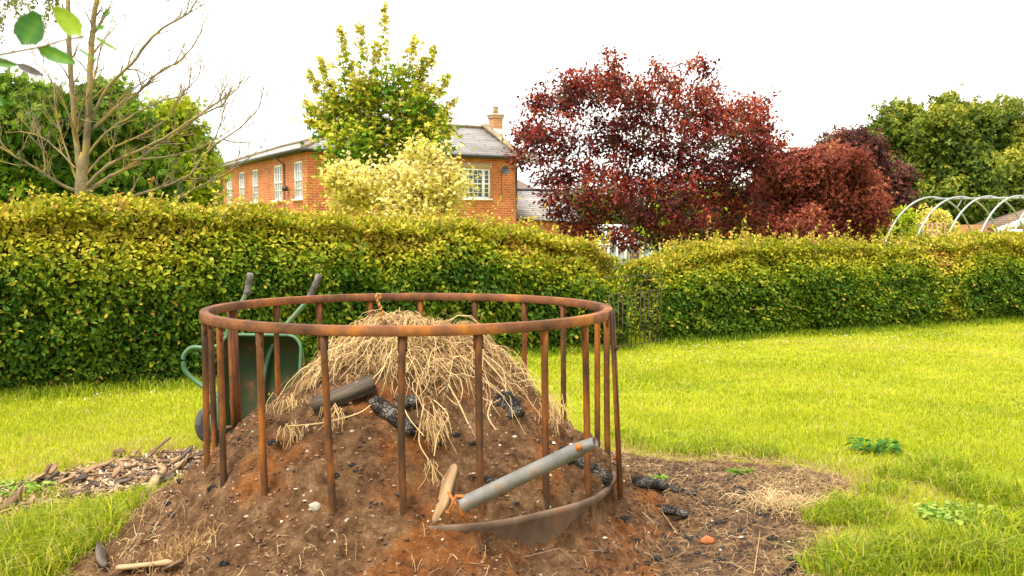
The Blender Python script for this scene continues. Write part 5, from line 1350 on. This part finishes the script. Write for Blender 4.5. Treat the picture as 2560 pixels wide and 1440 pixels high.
def build_straw():
    mb = MB()
    def batch(N, L0, L1, w0, w1, l0, l1, tm, ts, down=.8, curl=.9, thr=0.0, vol=0.0):
        a = RNG.uniform(0, 2 * math.pi, N); r = .95 * np.sqrt(RNG.random(N))
        x = RC[0] + r * np.sin(a); y = RC[1] - r * np.cos(a)
        # bare dark hollows in the straw
        hol = np.zeros(N)
        for hx, hy, hr in ((-.82, 4.66, .06), (-.72, 4.66, .06), (-.57, 4.58, .055), (-.48, 4.53, .055), (.06, 4.95, .10), (-.13, 4.90, .10), (-.80, 4.86, .10), (-.24, 4.80, .10), (-.40, 4.70, .07), (-.17, 5.0, .10), (-.03, 4.86, .13), (-.66, 4.72, .08)):
            hol = np.maximum(hol, np.exp(-(((x - hx) ** 2 + (y - hy) ** 2) / hr ** 2)))
        Ls = RNG.uniform(L0, L1, N)
        k = (straw_mask(x, y) > thr + Ls * .62 + RNG.normal(0, .05, N)) & (RNG.random(N) > hol * 1.15)
        if tm > .6: k &= (fbm(x * 4.2, y * 4.2, 140, 3) + RNG.normal(0, .04, N) > .45 + .13 * ((np.degrees(a) > 25) & (np.degrees(a) < 100) & (r > .3)))
        x, y, r, a, Ls = x[k], y[k], r[k], a[k], Ls[k]; n = len(x)
        ang = np.arctan2(-np.cos(a), np.sin(a)) + RNG.normal(0, down, n)
        clump = fbm(x * 7, y * 7, 90, 2) - .5
        lift = RNG.uniform(l0, l1, n) + vol * RNG.random(n) * np.clip(1.1 - r, 0, 1)
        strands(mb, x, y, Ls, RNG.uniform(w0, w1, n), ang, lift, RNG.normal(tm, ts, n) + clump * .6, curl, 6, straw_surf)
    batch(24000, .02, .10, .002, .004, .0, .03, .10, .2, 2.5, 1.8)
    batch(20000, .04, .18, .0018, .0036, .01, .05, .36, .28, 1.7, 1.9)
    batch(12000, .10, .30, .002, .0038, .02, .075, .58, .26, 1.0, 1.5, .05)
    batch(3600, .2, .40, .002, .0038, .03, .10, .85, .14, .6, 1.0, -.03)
    # ragged top tuft and stray stems
    N = 900; x = RC[0] - .10 + RNG.normal(0, .13, N); y = 5.15 + RNG.normal(0, .12, N)
    strands(mb, x, y, RNG.uniform(.06, .2, N), np.full(N, .004), RNG.uniform(0, 6.3, N), RNG.uniform(.03, .09, N), RNG.normal(.75, .15, N), 1.0, 6, heap_smooth)
    rng = np.random.default_rng(14)
    for k in range(70):
        a = rng.uniform(0, 6.28); r = rng.uniform(0, .4); p = np.array((RC[0] - .05 + r * math.cos(a), 5.1 + r * math.sin(a) * .8, 0)); p[2] = heap_smooth(p[0], p[1]) + .02
        d = unit(np.array((rng.normal(0, .7), rng.normal(0, .5), rng.uniform(.2, 1)))); L = rng.uniform(.06, .16); pts = [p]
        for j in range(4): d = unit(d + rng.normal(0, .25, 3) - np.array((0, 0, .18))); pts.append(pts[-1] + d * L / 4)
        mb.tube(pts, .0016, 3, tint=rng.uniform(.5, .95), cap=False)
    # drooping ear of straw at front and by the barrow
    def stem(pp, w=.0028, t=.85):
        p = np.array(pp); n = len(p); tt = np.linspace(0, n - 1, (n - 1) * 4 + 1); q = np.stack([np.interp(tt, np.arange(n), p[:, k]) for k in range(3)], -1)
        for _ in range(3): q[1:-1] = (q[:-2] + 2 * q[1:-1] + q[2:]) / 4
        mb.tube(q, w, 4, tint=t, cap=False); return q
    def onheap(px, py, Y, up=.01):
        q = P(px, py, Y); z = heap_smooth(q[0], q[1]); q[2] = max(q[2], z + up); return q
    for l in ([(1060, 1010, 4.62), (1050, 1060, 4.50), (1045, 1110, 4.42), (1072, 1150, 4.36)], [(1085, 1000, 4.62), (1130, 1040, 4.55), (1095, 1075, 4.48), (1085, 1140, 4.38)], [(930, 1010, 4.62), (900, 1035, 4.56), (800, 1060, 4.55), (720, 1065, 4.62)],
              [(1120, 960, 4.66), (1150, 1010, 4.6), (1170, 1060, 4.55)], [(1000, 980, 4.64), (1015, 1040, 4.5), (1060, 1090, 4.42)], [(1230, 1000, 4.7), (1215, 1040, 4.62), (1240, 1075, 4.56)]):
        stem([onheap(*q) for q in l])
    for cx, cy, n, spx, spy, Y0 in ((1078, 1165, 16, 18, 40, 4.36), (1085, 1050, 60, 30, 45, 4.50), (830, 1020, 26, 30, 20, 4.58), (725, 1000, 40, 35, 25, 4.9), (1380, 1010, 60, 40, 60, 4.95), (740, 1060, 26, 40, 12, 4.62)):
        for k in range(n):
            a = onheap(cx + rng.normal(0, spx * .5), cy + rng.normal(0, spy * .4), Y0, .015); b = a + np.array((rng.normal(0, .03), -.04, -.08)) * rng.uniform(.4, 1.3)
            m = (a + b) / 2 + rng.normal(0, .008, 3); b[2] = max(b[2], heap_smooth(b[0], b[1]) + .004)
            mb.tube([a, m, b], [.0022, .002, .001], 3, tint=rng.uniform(.6, 1), cap=False)
    o = mb.build('straw_pile', M['straw'])
    tag(o, 'pale tangled straw heaped over the top of the soil mound', 'straw', kind='stuff')
    # twist of orange twine standing out of the straw
    mb = MB(); a = P(950, 800, 5.05); b = P(946, 738, 5.05); t = np.linspace(0, 1, 24)
    for ph in (0, math.pi):
        pts = [a * (1 - s) + b * s + np.array((math.cos(s * 18 + ph) * .006 + .010 * math.sin(s * 5), math.sin(s * 18 + ph) * .006, 0)) for s in t]
        mb.tube(pts, .0042, 5)
    pts = [b + np.array((.012 * math.cos(s), 0, .012 * math.sin(s) - .004)) for s in np.linspace(0, 6, 12)]; mb.tube(pts, .004, 5)
    centred(mb, 'twine', noise_mat('twine', [(0.3, (0.30, 0.13, 0.03)), (0.7, (0.55, 0.28, 0.08))], scale=30), 'twisted orange brown twine sticking up from the peak of the straw', 'twine')

# ------------------------------------------------------------------ loose objects
def rough_log(p0, p1, r0, r1, rng, sides=14, n=12, jag=.12, oval=.85):
    p0, p1 = np.array(p0), np.array(p1); t = np.linspace(0, 1, n)
    d = unit(p1 - p0); ref = np.array((0, 0, 1.0)); a = unit(np.cross(d, ref)); b = np.cross(a, d); V = []
    bend = rng.normal(0, .012, 2)
    for k in range(n):
        c = p0 * (1 - t[k]) + p1 * t[k] + a * bend[0] * math.sin(t[k] * 3.1) + b * bend[1] * math.sin(t[k] * 3.1)
        r = r0 * (1 - t[k]) + r1 * t[k]
        if k in (0, n - 1): r *= .82
        V.append([c + r * (1 + rng.normal(0, jag)) * (math.cos(th) * a + oval * math.sin(th) * b) for th in np.arange(sides) * 2 * math.pi / sides])
    V = np.array(V)
    V = (V + np.roll(V, 1, 1)) / 2
    f = [[i * sides + j, i * sides + (j + 1) % sides, (i + 1) * sides + (j + 1) % sides, (i + 1) * sides + j] for i in range(n - 1) for j in range(sides)]
    f += [list(range(sides))[::-1], list(range((n - 1) * sides, n * sides))]
    return MB().add(V.reshape(-1, 3), f)

def local_build(mb, p0, p1, name, mat, label, cat, group=None, smooth=False):
    """object frame: origin at p0, x axis along p0-p1, so wood grain runs lengthways"""
    p0 = np.array(p0, float); x = unit(np.array(p1) - p0); y = unit(np.cross((0, 0, 1.0), x)); z = np.cross(x, y); R = np.stack([x, y, z], -1)
    mb.v = [(v - p0) @ R for v in mb.v]
    o = mb.build(name, mat, None, smooth)
    from mathutils import Matrix
    m4 = Matrix(R.tolist()).to_4x4(); m4.translation = Vector(p0.tolist()); o.matrix_world = m4
    return tag(o, label, cat, group)

def splinter(p0, p1, w, th, rng, jag=.3):
    p0, p1 = np.array(p0), np.array(p1); d = unit(p1 - p0); s = unit(np.cross(d, (0, 0, 1.0))); u = np.cross(s, d)
    tw = rng.normal(0, .3); s, u = s * math.cos(tw) + u * math.sin(tw), u * math.cos(tw) - s * math.sin(tw)
    L = np.linalg.norm(p1 - p0); ts = [0, .06, .35, .7, .95, 1.0]; V = []; prof_ = ((.8, 1, .95, 1, .85, .6), (.3, .7, 1, 1, .9, .7), (.15, .45, .9, 1, .6, .2))[rng.integers(3)]
    for k, t in enumerate(ts):
        ww = w * prof_[k] * (1 + rng.normal(0, jag * .35)); hh = th * (1 if 0 < k < 5 else .5) * (1 + rng.normal(0, jag * .4)); c = p0 + d * L * t + s * rng.normal(0, w * .12)
        V += [c - s * ww / 2 - u * hh / 2, c + s * ww / 2 - u * hh / 2, c + s * ww / 2 * .8 + u * hh / 2, c - s * ww / 2 * .9 + u * hh / 2]
    n = len(ts); f = [[i * 4 + j, i * 4 + (j + 1) % 4, (i + 1) * 4 + (j + 1) % 4, (i + 1) * 4 + j] for i in range(n - 1) for j in range(4)] + [[3, 2, 1, 0], [n * 4 - 4, n * 4 - 3, n * 4 - 2, n * 4 - 1]]
    return MB().add(V, f)

def on(px, py, Y=None, up=0.0):
    """point of the heap or ground seen at photo pixel (marches the ray)"""
    u, v = (px - 1280) / F, (720 - py) / F
    d = np.array((u, cp + v * sp_, v * cp - sp_))
    for t in np.arange(3.4, 16, .01):
        q = np.array((0, 0, CH)) + d * t
        if q[2] <= surf(q[0], q[1]): break
    q[2] += up
    return q

def build_loose():
    rng = np.random.default_rng(8)
    def L_(mb, a, b, *r, **k): return local_build(mb, a, b, *r, **k)
    # weathered beam across the straw
    a, b = on(784, 1052, up=.062), on(935, 1000, up=.080)
    mb = MB(); d = unit(b - a); s = unit(np.cross(d, (0, 0, 1.0))); u = np.cross(s, d); u = unit(u - s * .12 - np.array((0, .25, 0))); s = unit(np.cross(d, u))
    mb = MB().box((a + b) / 2, (np.linalg.norm(b - a), .085, .06), np.stack([d, s, u], -1))
    L_(mb, a, b, 'timber_beam', M['wood_old'], 'grey weathered beam end half buried in the straw', 'beam')
    # charred logs
    a, b = on(935, 1030, up=.05), on(1036, 1108, up=.055)
    L_(rough_log(a, b, .042, .038, rng, jag=.04), a, b, 'charred_log', M['charred'], 'cracked charred log end sloping down in front of the straw', 'log', smooth=True)
    a, b = on(985, 1020, up=.02), on(1050, 1016, up=.02)
    L_(rough_log(a, b, .040, .035, rng), a, b, 'charred_log', M['charred'], 'short grey charred log lying behind the sloping charred log', 'log', smooth=True)
    a, b = on(1250, 1000, up=.01), on(1292, 1044, up=.0)
    L_(rough_log(a, b, .062, .045, rng, jag=.25, n=16), a, b, 'charred_stump', M['charred'], 'black burnt stump in a hollow at the right of the straw', 'stump', smooth=True)
    a, b = on(1400, 1140, up=.0), on(1518, 1225, up=.045)
    L_(rough_log(a, b, .075, .055, rng, jag=.08), a, b, 'charred_log', M['charred'], 'large cracked charred log beneath the top end of the grey pipe', 'log', smooth=True)
    a, b = on(1215, 1208, up=.01), on(1300, 1195, up=.01)
    L_(rough_log(a, b, .03, .02, rng), a, b, 'charred_log', M['charred'], 'thin charred branch tucked behind the middle of the grey pipe', 'log', smooth=True)
    for l, r0, r1, lab in (([(1590, 1215), (1660, 1222)], .045, .04, 'knobbly charred log lying on bare soil just right of the ring'), ([(1650, 1225), (1745, 1243)], .035, .02, 'tapering charred log end pointing towards the lawn'),
                           ([(1655, 1283), (1720, 1298)], .035, .028, 'smooth grey charred log below the knobbly one'), ([(1845, 1236), (1890, 1240)], .045, .03, 'black charred block standing alone on the soil at right')):
        a, b = on(*l[0], up=.022), on(*l[1], up=.018)
        L_(rough_log(a, b, r0, r1, rng, jag=.16, oval=.75), a, b, 'charred_log', M['charred'], lab, 'log', smooth=True)
    # lumps of charcoal
    k = 0
    for px, py in [(1545, 1222), (1650, 1190), (1770, 1290), (1800, 1310), (1720, 1350), (1660, 1345), (1590, 1350), (1840, 1262), (1910, 1290), (1855, 1330), (1745, 1385), (1700, 1330), (1800, 1405), (1980, 1400), (1640, 1400), (1560, 1300), (420, 1262), (455, 1205), (530, 1222), (430, 1290), (880, 1165), (890, 1180), (840, 1190), (1100, 1112), (1140, 1090), (1180, 1110), (1380, 1110), (1290, 1260), (1330, 1390), (680, 1110), (600, 1100), (1000, 1240), (930, 1260), (380, 1330), (560, 1410), (520, 1400), (1880, 1310), (1690, 1375), (1760, 1260), (1930, 1350)]:
        q = on(px, py, up=.004); r = rng.uniform(.010, .026); v, f = ICO
        V = v * (1 + rng.uniform(-.3, .3, (12, 1))) * r * np.array((1.3, 1, .7)) + q
        centred(MB().add(V, f), 'charcoal_lump', M['charred'], 'small black lump of charcoal on the flat soil right of the ring' if px > 1535 else 'small black lump of charcoal on the slope of the soil heap', 'charcoal', 'lumps of charcoal scattered on the soil')
    # pale stones
    for px, py, r, lab in ((788, 1272, .030, 'squarish pale stone at the foot of a front post'), (836, 1272, .014, 'small cream pebble right of the squarish stone')):
        q = on(px, py, up=.006); v, f = ICO
        centred(MB().add(v * (1 + rng.uniform(-.15, .15, (12, 1))) * r * np.array((1, .8, .8)) + q, f), 'stone', M['stone'], lab, 'stone')
    for px, py in ((632, 1080), (584, 1206), (1100, 1300), (416, 1280), (870, 1300), (720, 1175), (1500, 1240), (1130, 1215), (925, 1098), (906, 1072), (500, 1240), (760, 1240), (650, 1010), (1280, 1330)):
        q = on(px, py, up=.002); v, f = ICO; r = rng.uniform(.005, .009)
        centred(MB().add(v * (1 + rng.uniform(-.2, .2, (12, 1))) * r + q, f), 'pebble', M['stone'], 'tiny cream pebble in the brown soil of the heap', 'pebble', 'pebbles in the soil heap')
    q = on(1768, 1358, up=.012); v, f = ICO
    centred(MB().add(v * (1 + rng.uniform(-.25, .25, (12, 1))) * np.array((.045, .03, .025)) + q, f), 'brick_fragment', M['brickbit'], 'orange red lump of broken brick on the cinders at right', 'brick')
    q = on(300, 1145, up=.03)
    centred(MB().add(v * (1 + rng.uniform(-.15, .15, (12, 1))) * np.array((.048, .04, .038)) + q, f), 'bark_lump', M['wood_dark'], 'round brown lump of bark on top of the wood chips', 'bark')
    # grey pipe with bolt
    a, b = P(1155, 1262, 4.16), P(1488, 1104, 4.02)
    root = thing('metal_pipe', 'grey metal pipe leaning across the bars at the right of the heap', 'pipe', a)
    d = unit(b - a); s = unit(np.cross(d, (0, 0, 1.0))); u = np.cross(s, d)
    V = []; n = 14; sd = 20
    for wall in (0, 1):
        for k in range(n):
            t = k / (n - 1); r = .031 if not wall else .0275
            fl = 1 - .38 * max(0, (t - .86) / .14)
            c = a * (1 - t) + b * t
            V.append([c + r * (math.cos(th) * s * (1 + (1 - fl) * .5) + math.sin(th) * u * fl) for th in np.arange(sd) * 2 * math.pi / sd])
    V = np.array(V).reshape(-1, 3); ff = []
    for w in (0, 1):
        for i in range(n - 1):
            for j in range(sd):
                q = [(w * n + i) * sd + j, (w * n + i) * sd + (j + 1) % sd, (w * n + i + 1) * sd + (j + 1) % sd, (w * n + i + 1) * sd + j]; ff.append(q[::-1] if w else q)
    for i in (0, n - 1):
        for j in range(sd): q = [i * sd + j, i * sd + (j + 1) % sd, (n + i) * sd + (j + 1) % sd, (n + i) * sd + j]; ff.append(q)
    m = MB().add(V, ff); part(m, 'pipe_tube', M['pipe'], root, True)
    c = a * .11 + b * .89 - np.array((0, .026, 0)) + u * .012; m = MB(); m.tube([c, c - np.array((0, .016, -.004))], .011, 8); m.tube([c, c - np.array((0, .006, -.001))], .016, 12); part(m, 'bolt', M['rust_bright'], root)
    # wood plank splinter and rusty bracket near the pipe's low end
    a, b = on(1086, 1318, up=.012), on(1136, 1182, up=.035)
    L_(splinter(a, b, .052, .034, np.random.default_rng(11), .06), a, b, 'plank_splinter', M['wood_chip'], 'split brown plank leaning on the heap left of the pipe', 'plank')
    mb = MB(); a = P(1122, 1232, 4.18); b = P(1158, 1292, 4.14)
    mb.box((a + b) / 2, (.012, .05, np.linalg.norm(b - a)), np.stack([np.array((1.0, 0, 0)), unit(np.cross(unit(b - a), (1.0, 0, 0))), unit(b - a)], -1))
    mb.box(P(1150, 1240, 4.16), (.04, .035, .006)); mb.tube([P(1140, 1240, 4.12), P(1120, 1282, 4.10)], .0055, 6)
    mb.tube([P(1119, 1283, 4.10), P(1121, 1279, 4.10)], .011, 8)
    centred(mb, 'rusty_bracket', M['rust_bright'], 'bright rusty bracket with a nail by the low end of the pipe', 'bracket')
    # sticks
    def stick(pts, r, lab, mat='wood_dark', twig=None):
        q = np.array([on(x, y, up=u_) for x, y, u_ in pts]); mb = MB(); mb.tube(q, np.linspace(r, r * .5, len(q)), 6)
        if twig:
            t0, t1 = twig; mb.tube([q[t0], on(*t1[:2], up=t1[2])], [r * .6, r * .3], 5)
        centred(mb, 'stick', M[mat], lab, 'stick')
    stick([(1780, 1158, .012), (1806, 1146, .018), (1870, 1152, .012), (1955, 1160, .01)], .0065, 'long thin buff stick at the edge of the lawn', 'wood_chip')
    stick([(1430, 1382, .006), (1500, 1385, .014), (1568, 1398, .006)], .006, 'dark bent twig on the soil below the steel band', 'wood_dark')
    stick([(1960, 1440, .01), (1990, 1415, .02), (2015, 1392, .012)], .011, 'dark forked stick at the lower right edge of the soil', 'charred', (1, (2025, 1425, .01)))
    stick([(1695, 1340, .008), (1655, 1290, .02), (1645, 1275, .012)], .0035, 'pale straight straw stem by the grey charred log', 'wood_chip')
    stick([(1885, 1440, .01), (1892, 1400, .03), (1897, 1375, .05), (1900, 1345, .04)], .0035, 'forked dry plant stem standing at the bottom right', 'straw', (2, (1965, 1335, .03)))
    stick([(1790, 1408, .006), (1830, 1418, .02), (1880, 1440, .01)], .004, 'curved pale straw at the bottom edge right of the ring', 'wood_chip')
    stick([(1310, 1395, .004), (1400, 1382, .02), (1480, 1440, .006)], .0028, 'curved pale straw below the steel band', 'wood_chip')
    stick([(1165, 1408, .004), (1215, 1420, .01), (1280, 1438, .006)], .003, 'pale root lying on the soil at the bottom centre', 'wood_chip')
    # clod of dry roots
    mb = MB(); q = on(447, 1398, up=.0); n = 320
    x = q[0] + rng.normal(0, .05, n); y = q[1] + rng.normal(0, .03, n)
    strands(mb, x, y, rng.uniform(.03, .10, n), np.full(n, .0028), rng.uniform(0, 6.3, n), rng.uniform(.0, .045, n), rng.normal(.45, .15, n), 1.4)
    centred(mb, 'root_clod', M['straw'], 'clod of fine dry roots on the dark soil at lower left', 'clod')
    # wood chips: individual larger splinters, then the small ones as stuff
    big = [((350, 1262), (412, 1192), .055, .03, 'wood_chip', 'broad pale splinter near the middle of the chip pile'), ((365, 1238), (490, 1150), .035, .025, 'wood_dark', 'long dark stick running along the foot of the soil heap'),
           ((372, 1236), (438, 1200), .045, .02, 'wood_old', 'grey board end where the chips meet the soil heap'), ((395, 1160), (412, 1200), .04, .02, 'wood_chip', 'upright forked pale splinter at the top of the chip pile'),
           ((178, 1200), (235, 1218), .028, .018, 'wood_chip', 'bright pale chip near the grass at the left of the pile'), ((212, 1192), (285, 1165), .035, .02, 'wood_chip', 'long brown splinter at the upper left of the chip pile'),
           ((430, 1168), (475, 1152), .04, .03, 'wood_chip', 'squared pale wood end beside the wheelbarrow wheel'), ((5, 1288), (62, 1240), .05, .03, 'wood_dark', 'dark brown board at the left edge of the chips'),
           ((245, 1370), (262, 1440), .045, .02, 'wood_old', 'grey bark strip standing at the lower left edge of the soil'), ((300, 1436), (435, 1430), .06, .02, 'wood_chip', 'pale flat board lying at the bottom edge of the picture'),
           ((405, 1440), (455, 1425), .03, .015, 'wood_dark', 'small brown board end right of the pale flat board'), ((545, 1082), (575, 1088), .03, .015, 'wood_dark', 'brown sliver at the crest of the heap behind the left posts')]
    for l0, l1, w, th, mt, lab in big:
        a, b = on(*l0, up=.028), on(*l1, up=.040)
        L_(splinter(a, b, w, th, rng), a, b, 'wood_splinter', M[mt], lab, 'wood splinter')
    n = 0
    while n < 170:
        x = rng.uniform(-3.6, -1.75); y = rng.uniform(4.9, 7.05)
        if sdist(np.array(x), np.array(y), CHIPS) < .0: continue
        L = rng.uniform(.04, .17); a_ = rng.normal(.9, 1.1); z = float(surf(np.array(x), np.array(y)))
        p0 = np.array((x, y, z + rng.uniform(.008, .05))); p1 = p0 + np.array((math.cos(a_) * L, math.sin(a_) * L, rng.normal(0, .045))); p1[2] = max(p1[2], z + .008)
        mt_ = ('wood_chip', 'wood_chip', 'wood_dark', 'wood_old')[rng.integers(4)]
        L_(splinter(p0, p1, rng.uniform(.012, .04), rng.uniform(.006, .018), rng), p0, p1, 'wood_chip', M[mt_], {'wood_chip': 'pale buff chip lying among others in the wood chip pile', 'wood_dark': 'dark brown chip lying among others in the wood chip pile', 'wood_old': 'grey weathered chip lying among others in the wood chip pile'}[mt_], 'wood chip', 'chips in the wood chip pile')
        n += 1
    mb = MB(); n = 9000; x = rng.uniform(-3.7, -1.6, n); y = rng.uniform(4.9, 7.3, n); k = sdist(x, y, CHIPS) > rng.normal(.0, .06, n); x, y = x[k], y[k]; n = len(x)
    box = np.array([[-.5, -.5, -.5], [.5, -.4, -.5], [.5, .4, -.5], [-.5, .5, -.5], [-.4, -.4, .5], [.4, -.3, .5], [.45, .35, .5], [-.5, .4, .5]]); bf = np.array([[0, 3, 2, 1], [4, 5, 6, 7], [0, 1, 5, 4], [1, 2, 6, 5], [2, 3, 7, 6], [3, 0, 4, 7]])
    V = box[None] * np.stack([rng.uniform(.015, .06, n), rng.uniform(.006, .02, n), rng.uniform(.003, .010, n)], -1)[:, None]
    an = rng.uniform(0, 6.3, n); c, s = np.cos(an), np.sin(an); ti = rng.normal(0, .35, n)
    X = V[..., 0] * c[:, None] - V[..., 1] * s[:, None]; Yy = V[..., 0] * s[:, None] + V[..., 1] * c[:, None]; Z = V[..., 2] + V[..., 0] * ti[:, None]
    V = np.stack([X, Yy, Z], -1) + np.stack([x, y, surf(x, y) + rng.uniform(.004, .028, n)], -1)[:, None]
    mb.add(V.reshape(-1, 3), (bf[None] + (np.arange(n) * 8)[:, None, None]).reshape(-1, 4), np.repeat(rng.normal(.55, .22, n), 8))
    tag(mb.build('wood_litter', tint_mat('wood_litter', [(0, (.05, .03, .018)), (.4, (.20, .12, .065)), (.75, (.42, .29, .17)), (1, (.62, .5, .36))])), 'small brown shavings and wood bits between the chips', 'wood litter', kind='stuff')
    # weeds
    def weed(px, py, R, n, size, label, tmpl=OVAL, t=.4, h=.10):
        g = G(px, py); root = thing('weed', label, 'weed', g); lv = MB(); st = MB()
        for k in range(n):
            a = rng.uniform(0, 6.28); r = R * math.sqrt(rng.random()); tip = g + np.array((math.cos(a) * r, math.sin(a) * r, rng.uniform(.4, 1) * h))
            st.tube([g + np.array((math.cos(a) * r * .3, math.sin(a) * r * .3, 0)), tip], .0022, 4)
            d = unit(np.array((math.cos(a), math.sin(a), rng.normal(-.1, .25))))
            scatter(lv, tmpl, tip[None], d[None], unit(np.array([[rng.normal(0, .3), rng.normal(0, .3) - .2, 1]])), size * rng.uniform(.6, 1.2), np.array([rng.normal(t, .2)]))
        part(st, 'stems', M['weed_leaf'], root); part(lv, 'leaves', M['weed_leaf'], root)
    weed(2185, 1130, .15, 80, .065, 'broad leaved dock clump in the lawn right of the bare soil', t=.15, h=.08)
    weed(2400, 1300, .20, 230, .045, 'patch of pale green nettle leaves at the lower right', t=.72, h=.06)
    weed(40, 1230, .18, 120, .05, 'pale leafed creeping weed at the left edge of the lawn', t=.7, h=.05)
    weed(1640, 560 + 640, .06, 26, .03, 'tiny green weed sprouting from the soil behind the charred log', t=.5, h=.03)
    weed(1850, 1183, .07, 40, .03, 'low green weed on the soil beside the long stick', t=.5, h=.03)
    # daisies
    v, f = ICO; me = None
    pts = [(rng.uniform(1650, 2450), 0) for _ in range(90)] + [(rng.uniform(1540, 1660), 1) for _ in range(14)] + [(rng.uniform(0, 480), 2) for _ in range(16)]
    for px, kind in pts:
        if kind == 0: py = np.interp(px, [1650, 2050, 2560], [872, 842, 815]) + rng.exponential(14) + 3
        elif kind == 1: py = rng.uniform(885, 910)
        else: py = np.interp(px, [0, 500], [1005, 975]) + rng.exponential(6)
        g = G(px, py)
        if me is None:
            mb = MB(); q = [(0, 0, .0)]; mb.tube([(0, 0, 0), (0, 0, .045)], .0012, 3)
            for k in range(9):
                a = k * 2 * math.pi / 9; mb.add([(0, 0, .045), (.007 * math.cos(a - .25), .007 * math.sin(a - .25), .047), (.015 * math.cos(a), .015 * math.sin(a), .050), (.007 * math.cos(a + .25), .007 * math.sin(a + .25), .047)], [[0, 1, 2, 3]])
            mb.add(v * .004 + np.array((0, 0, .048)), f)
            o = mb.build('daisy', M['daisy']); me = o.data
        else:
            o = bpy.data.objects.new('daisy', me); COL.objects.link(o)
        o.location = (g[0], g[1], float(ground_z(np.array(g[0]), np.array(g[1])))); o.rotation_euler = (rng.normal(.2, .25), rng.normal(0, .25), rng.uniform(0, 6)); sc = rng.uniform(.55, .85); o.scale = (sc, sc, sc)
        tag(o, ('tiny white daisy in the lawn along the right hedge', 'tiny white daisy in the grass at the foot of the gate', 'tiny white daisy at the foot of the left hedge')[kind], 'daisy', 'daisies in the lawn along the hedge')

def build_near_branch():
    Yn = 1.75
    root = thing('leafy_branch', 'out of focus green leafy twig hanging close at the top left', 'branch', P(-60, 150, Yn))
    st = MB()
    def pth(l, r0, r1): 
        q = np.array([P(x, y, Yn + d) for x, y, d in l]); st.tube(q, np.linspace(r0, r1, len(q)), 6)
    pth([(-120, 160, .1), (0, 137, .0), (100, 118, -.02), (160, 100, -.02), (205, 92, 0), (240, 72, 0), (262, 40, .02)], .0022, .0008)
    pth([(160, 100, -.02), (235, 92, 0), (250, 95, .02)], .0010, .0007); pth([(-100, 190, .1), (0, 150, 0), (40, 158, 0)], .0016, .0008)
    pth([(20, 136, 0), (50, 112, 0), (60, 108, 0)], .0009, .0007); pth([(-120, 160, .1), (-60, 240, .05), (-10, 245, 0)], .0014, .0008)
    part(st, 'twig', M['bark_maple'], root)
    def leaf(x0, y0, x1, y1, wpx, tint, cupd=.0, tilt=0.0, dY=0.0, mat='near_leaf', lab=None):
        a, b = P(x0, y0, Yn + dY), P(x1, y1, Yn + dY + tilt); d = unit(b - a); L = np.linalg.norm(b - a)
        n = unit(np.cross(d, np.cross((0, -1.0, .25), d))); s = np.cross(n, d); W = wpx / F * Yn / 2; V = []; K = 12
        for k in range(K + 1):
            t = k / K; w = W * (math.sin(math.pi * min(1, t ** .8)) ** .62 if 0 < k < K else .02) * (1 - .12 * t)
            for j in (-1, -.5, 0, .5, 1): V.append(a + d * L * t + s * w * j + n * (W * .28 * abs(j) - .08 * L * (t * (1 - t)) * 2 + cupd * t * t * L) + d * (.004 * (k % 2) * (abs(j) == 1)))
        f = [[i * 5 + j, i * 5 + j + 1, (i + 1) * 5 + j + 1, (i + 1) * 5 + j] for i in range(K) for j in range(4)]
        o = part(MB().add(V, f, np.clip(tint + np.tile([-.05, .0, .30, .0, -.05], K + 1) + .10 * np.repeat(np.arange(K + 1) % 3 == 0, 5), 0, 1)), 'leaf', M[mat], root, True)
        if lab: o['label'] = lab
    leaf(60, 114, 100, 34, 88, .05, lab='large round dark green leaf')
    leaf(205, 91, 138, 20, 52, .85, lab='bright yellow green leaf with pointed tip')
    leaf(92, 118, 190, 160, 38, .35)
    leaf(232, 90, 302, 130, 9, .7, tilt=.01)
    leaf(262, 42, 272, 24, 14, .3)
    leaf(238, 72, 260, 68, 14, .4)
    leaf(-30, 150, 42, 164, 26, .25)
    leaf(40, 160, 110, 190, 22, .0, mat='grip', lab='silvery underside of a turned leaf')
    leaf(-30, 230, 8, 262, 24, .1)
    leaf(190, 118, 240, 150, 7, .5)

build_ground()
build_heap()
build_crumbs()
build_hedge('hornbeam_hedge', 'long clipped hornbeam hedge left of the gate, yellow new growth on top', HL_A, HL_B, [0, .38, .6, .75, .88, .96, 1.0], [1.85, 1.76, 1.68, 1.62, 1.52, 1.34, 1.12], 1.15, 101, .056, hot=((9.9, .25, .2),))
build_hedge('hornbeam_hedge', 'clipped hornbeam hedge to the right of the gate reaching the right edge', HR_A, HR_B, [0, .04, .12, .4, .7, 1.0], [.98, 1.18, 1.28, 1.24, 1.38, 1.42], 1.1, 102, .052, hot=((5.1, .35, .35),))
build_grass()
build_trees()
bare_tree()
birch()
build_house()
build_outbuildings()
build_gate()
build_ring()
build_barrow()
build_straw()
build_loose()
build_near_branch()
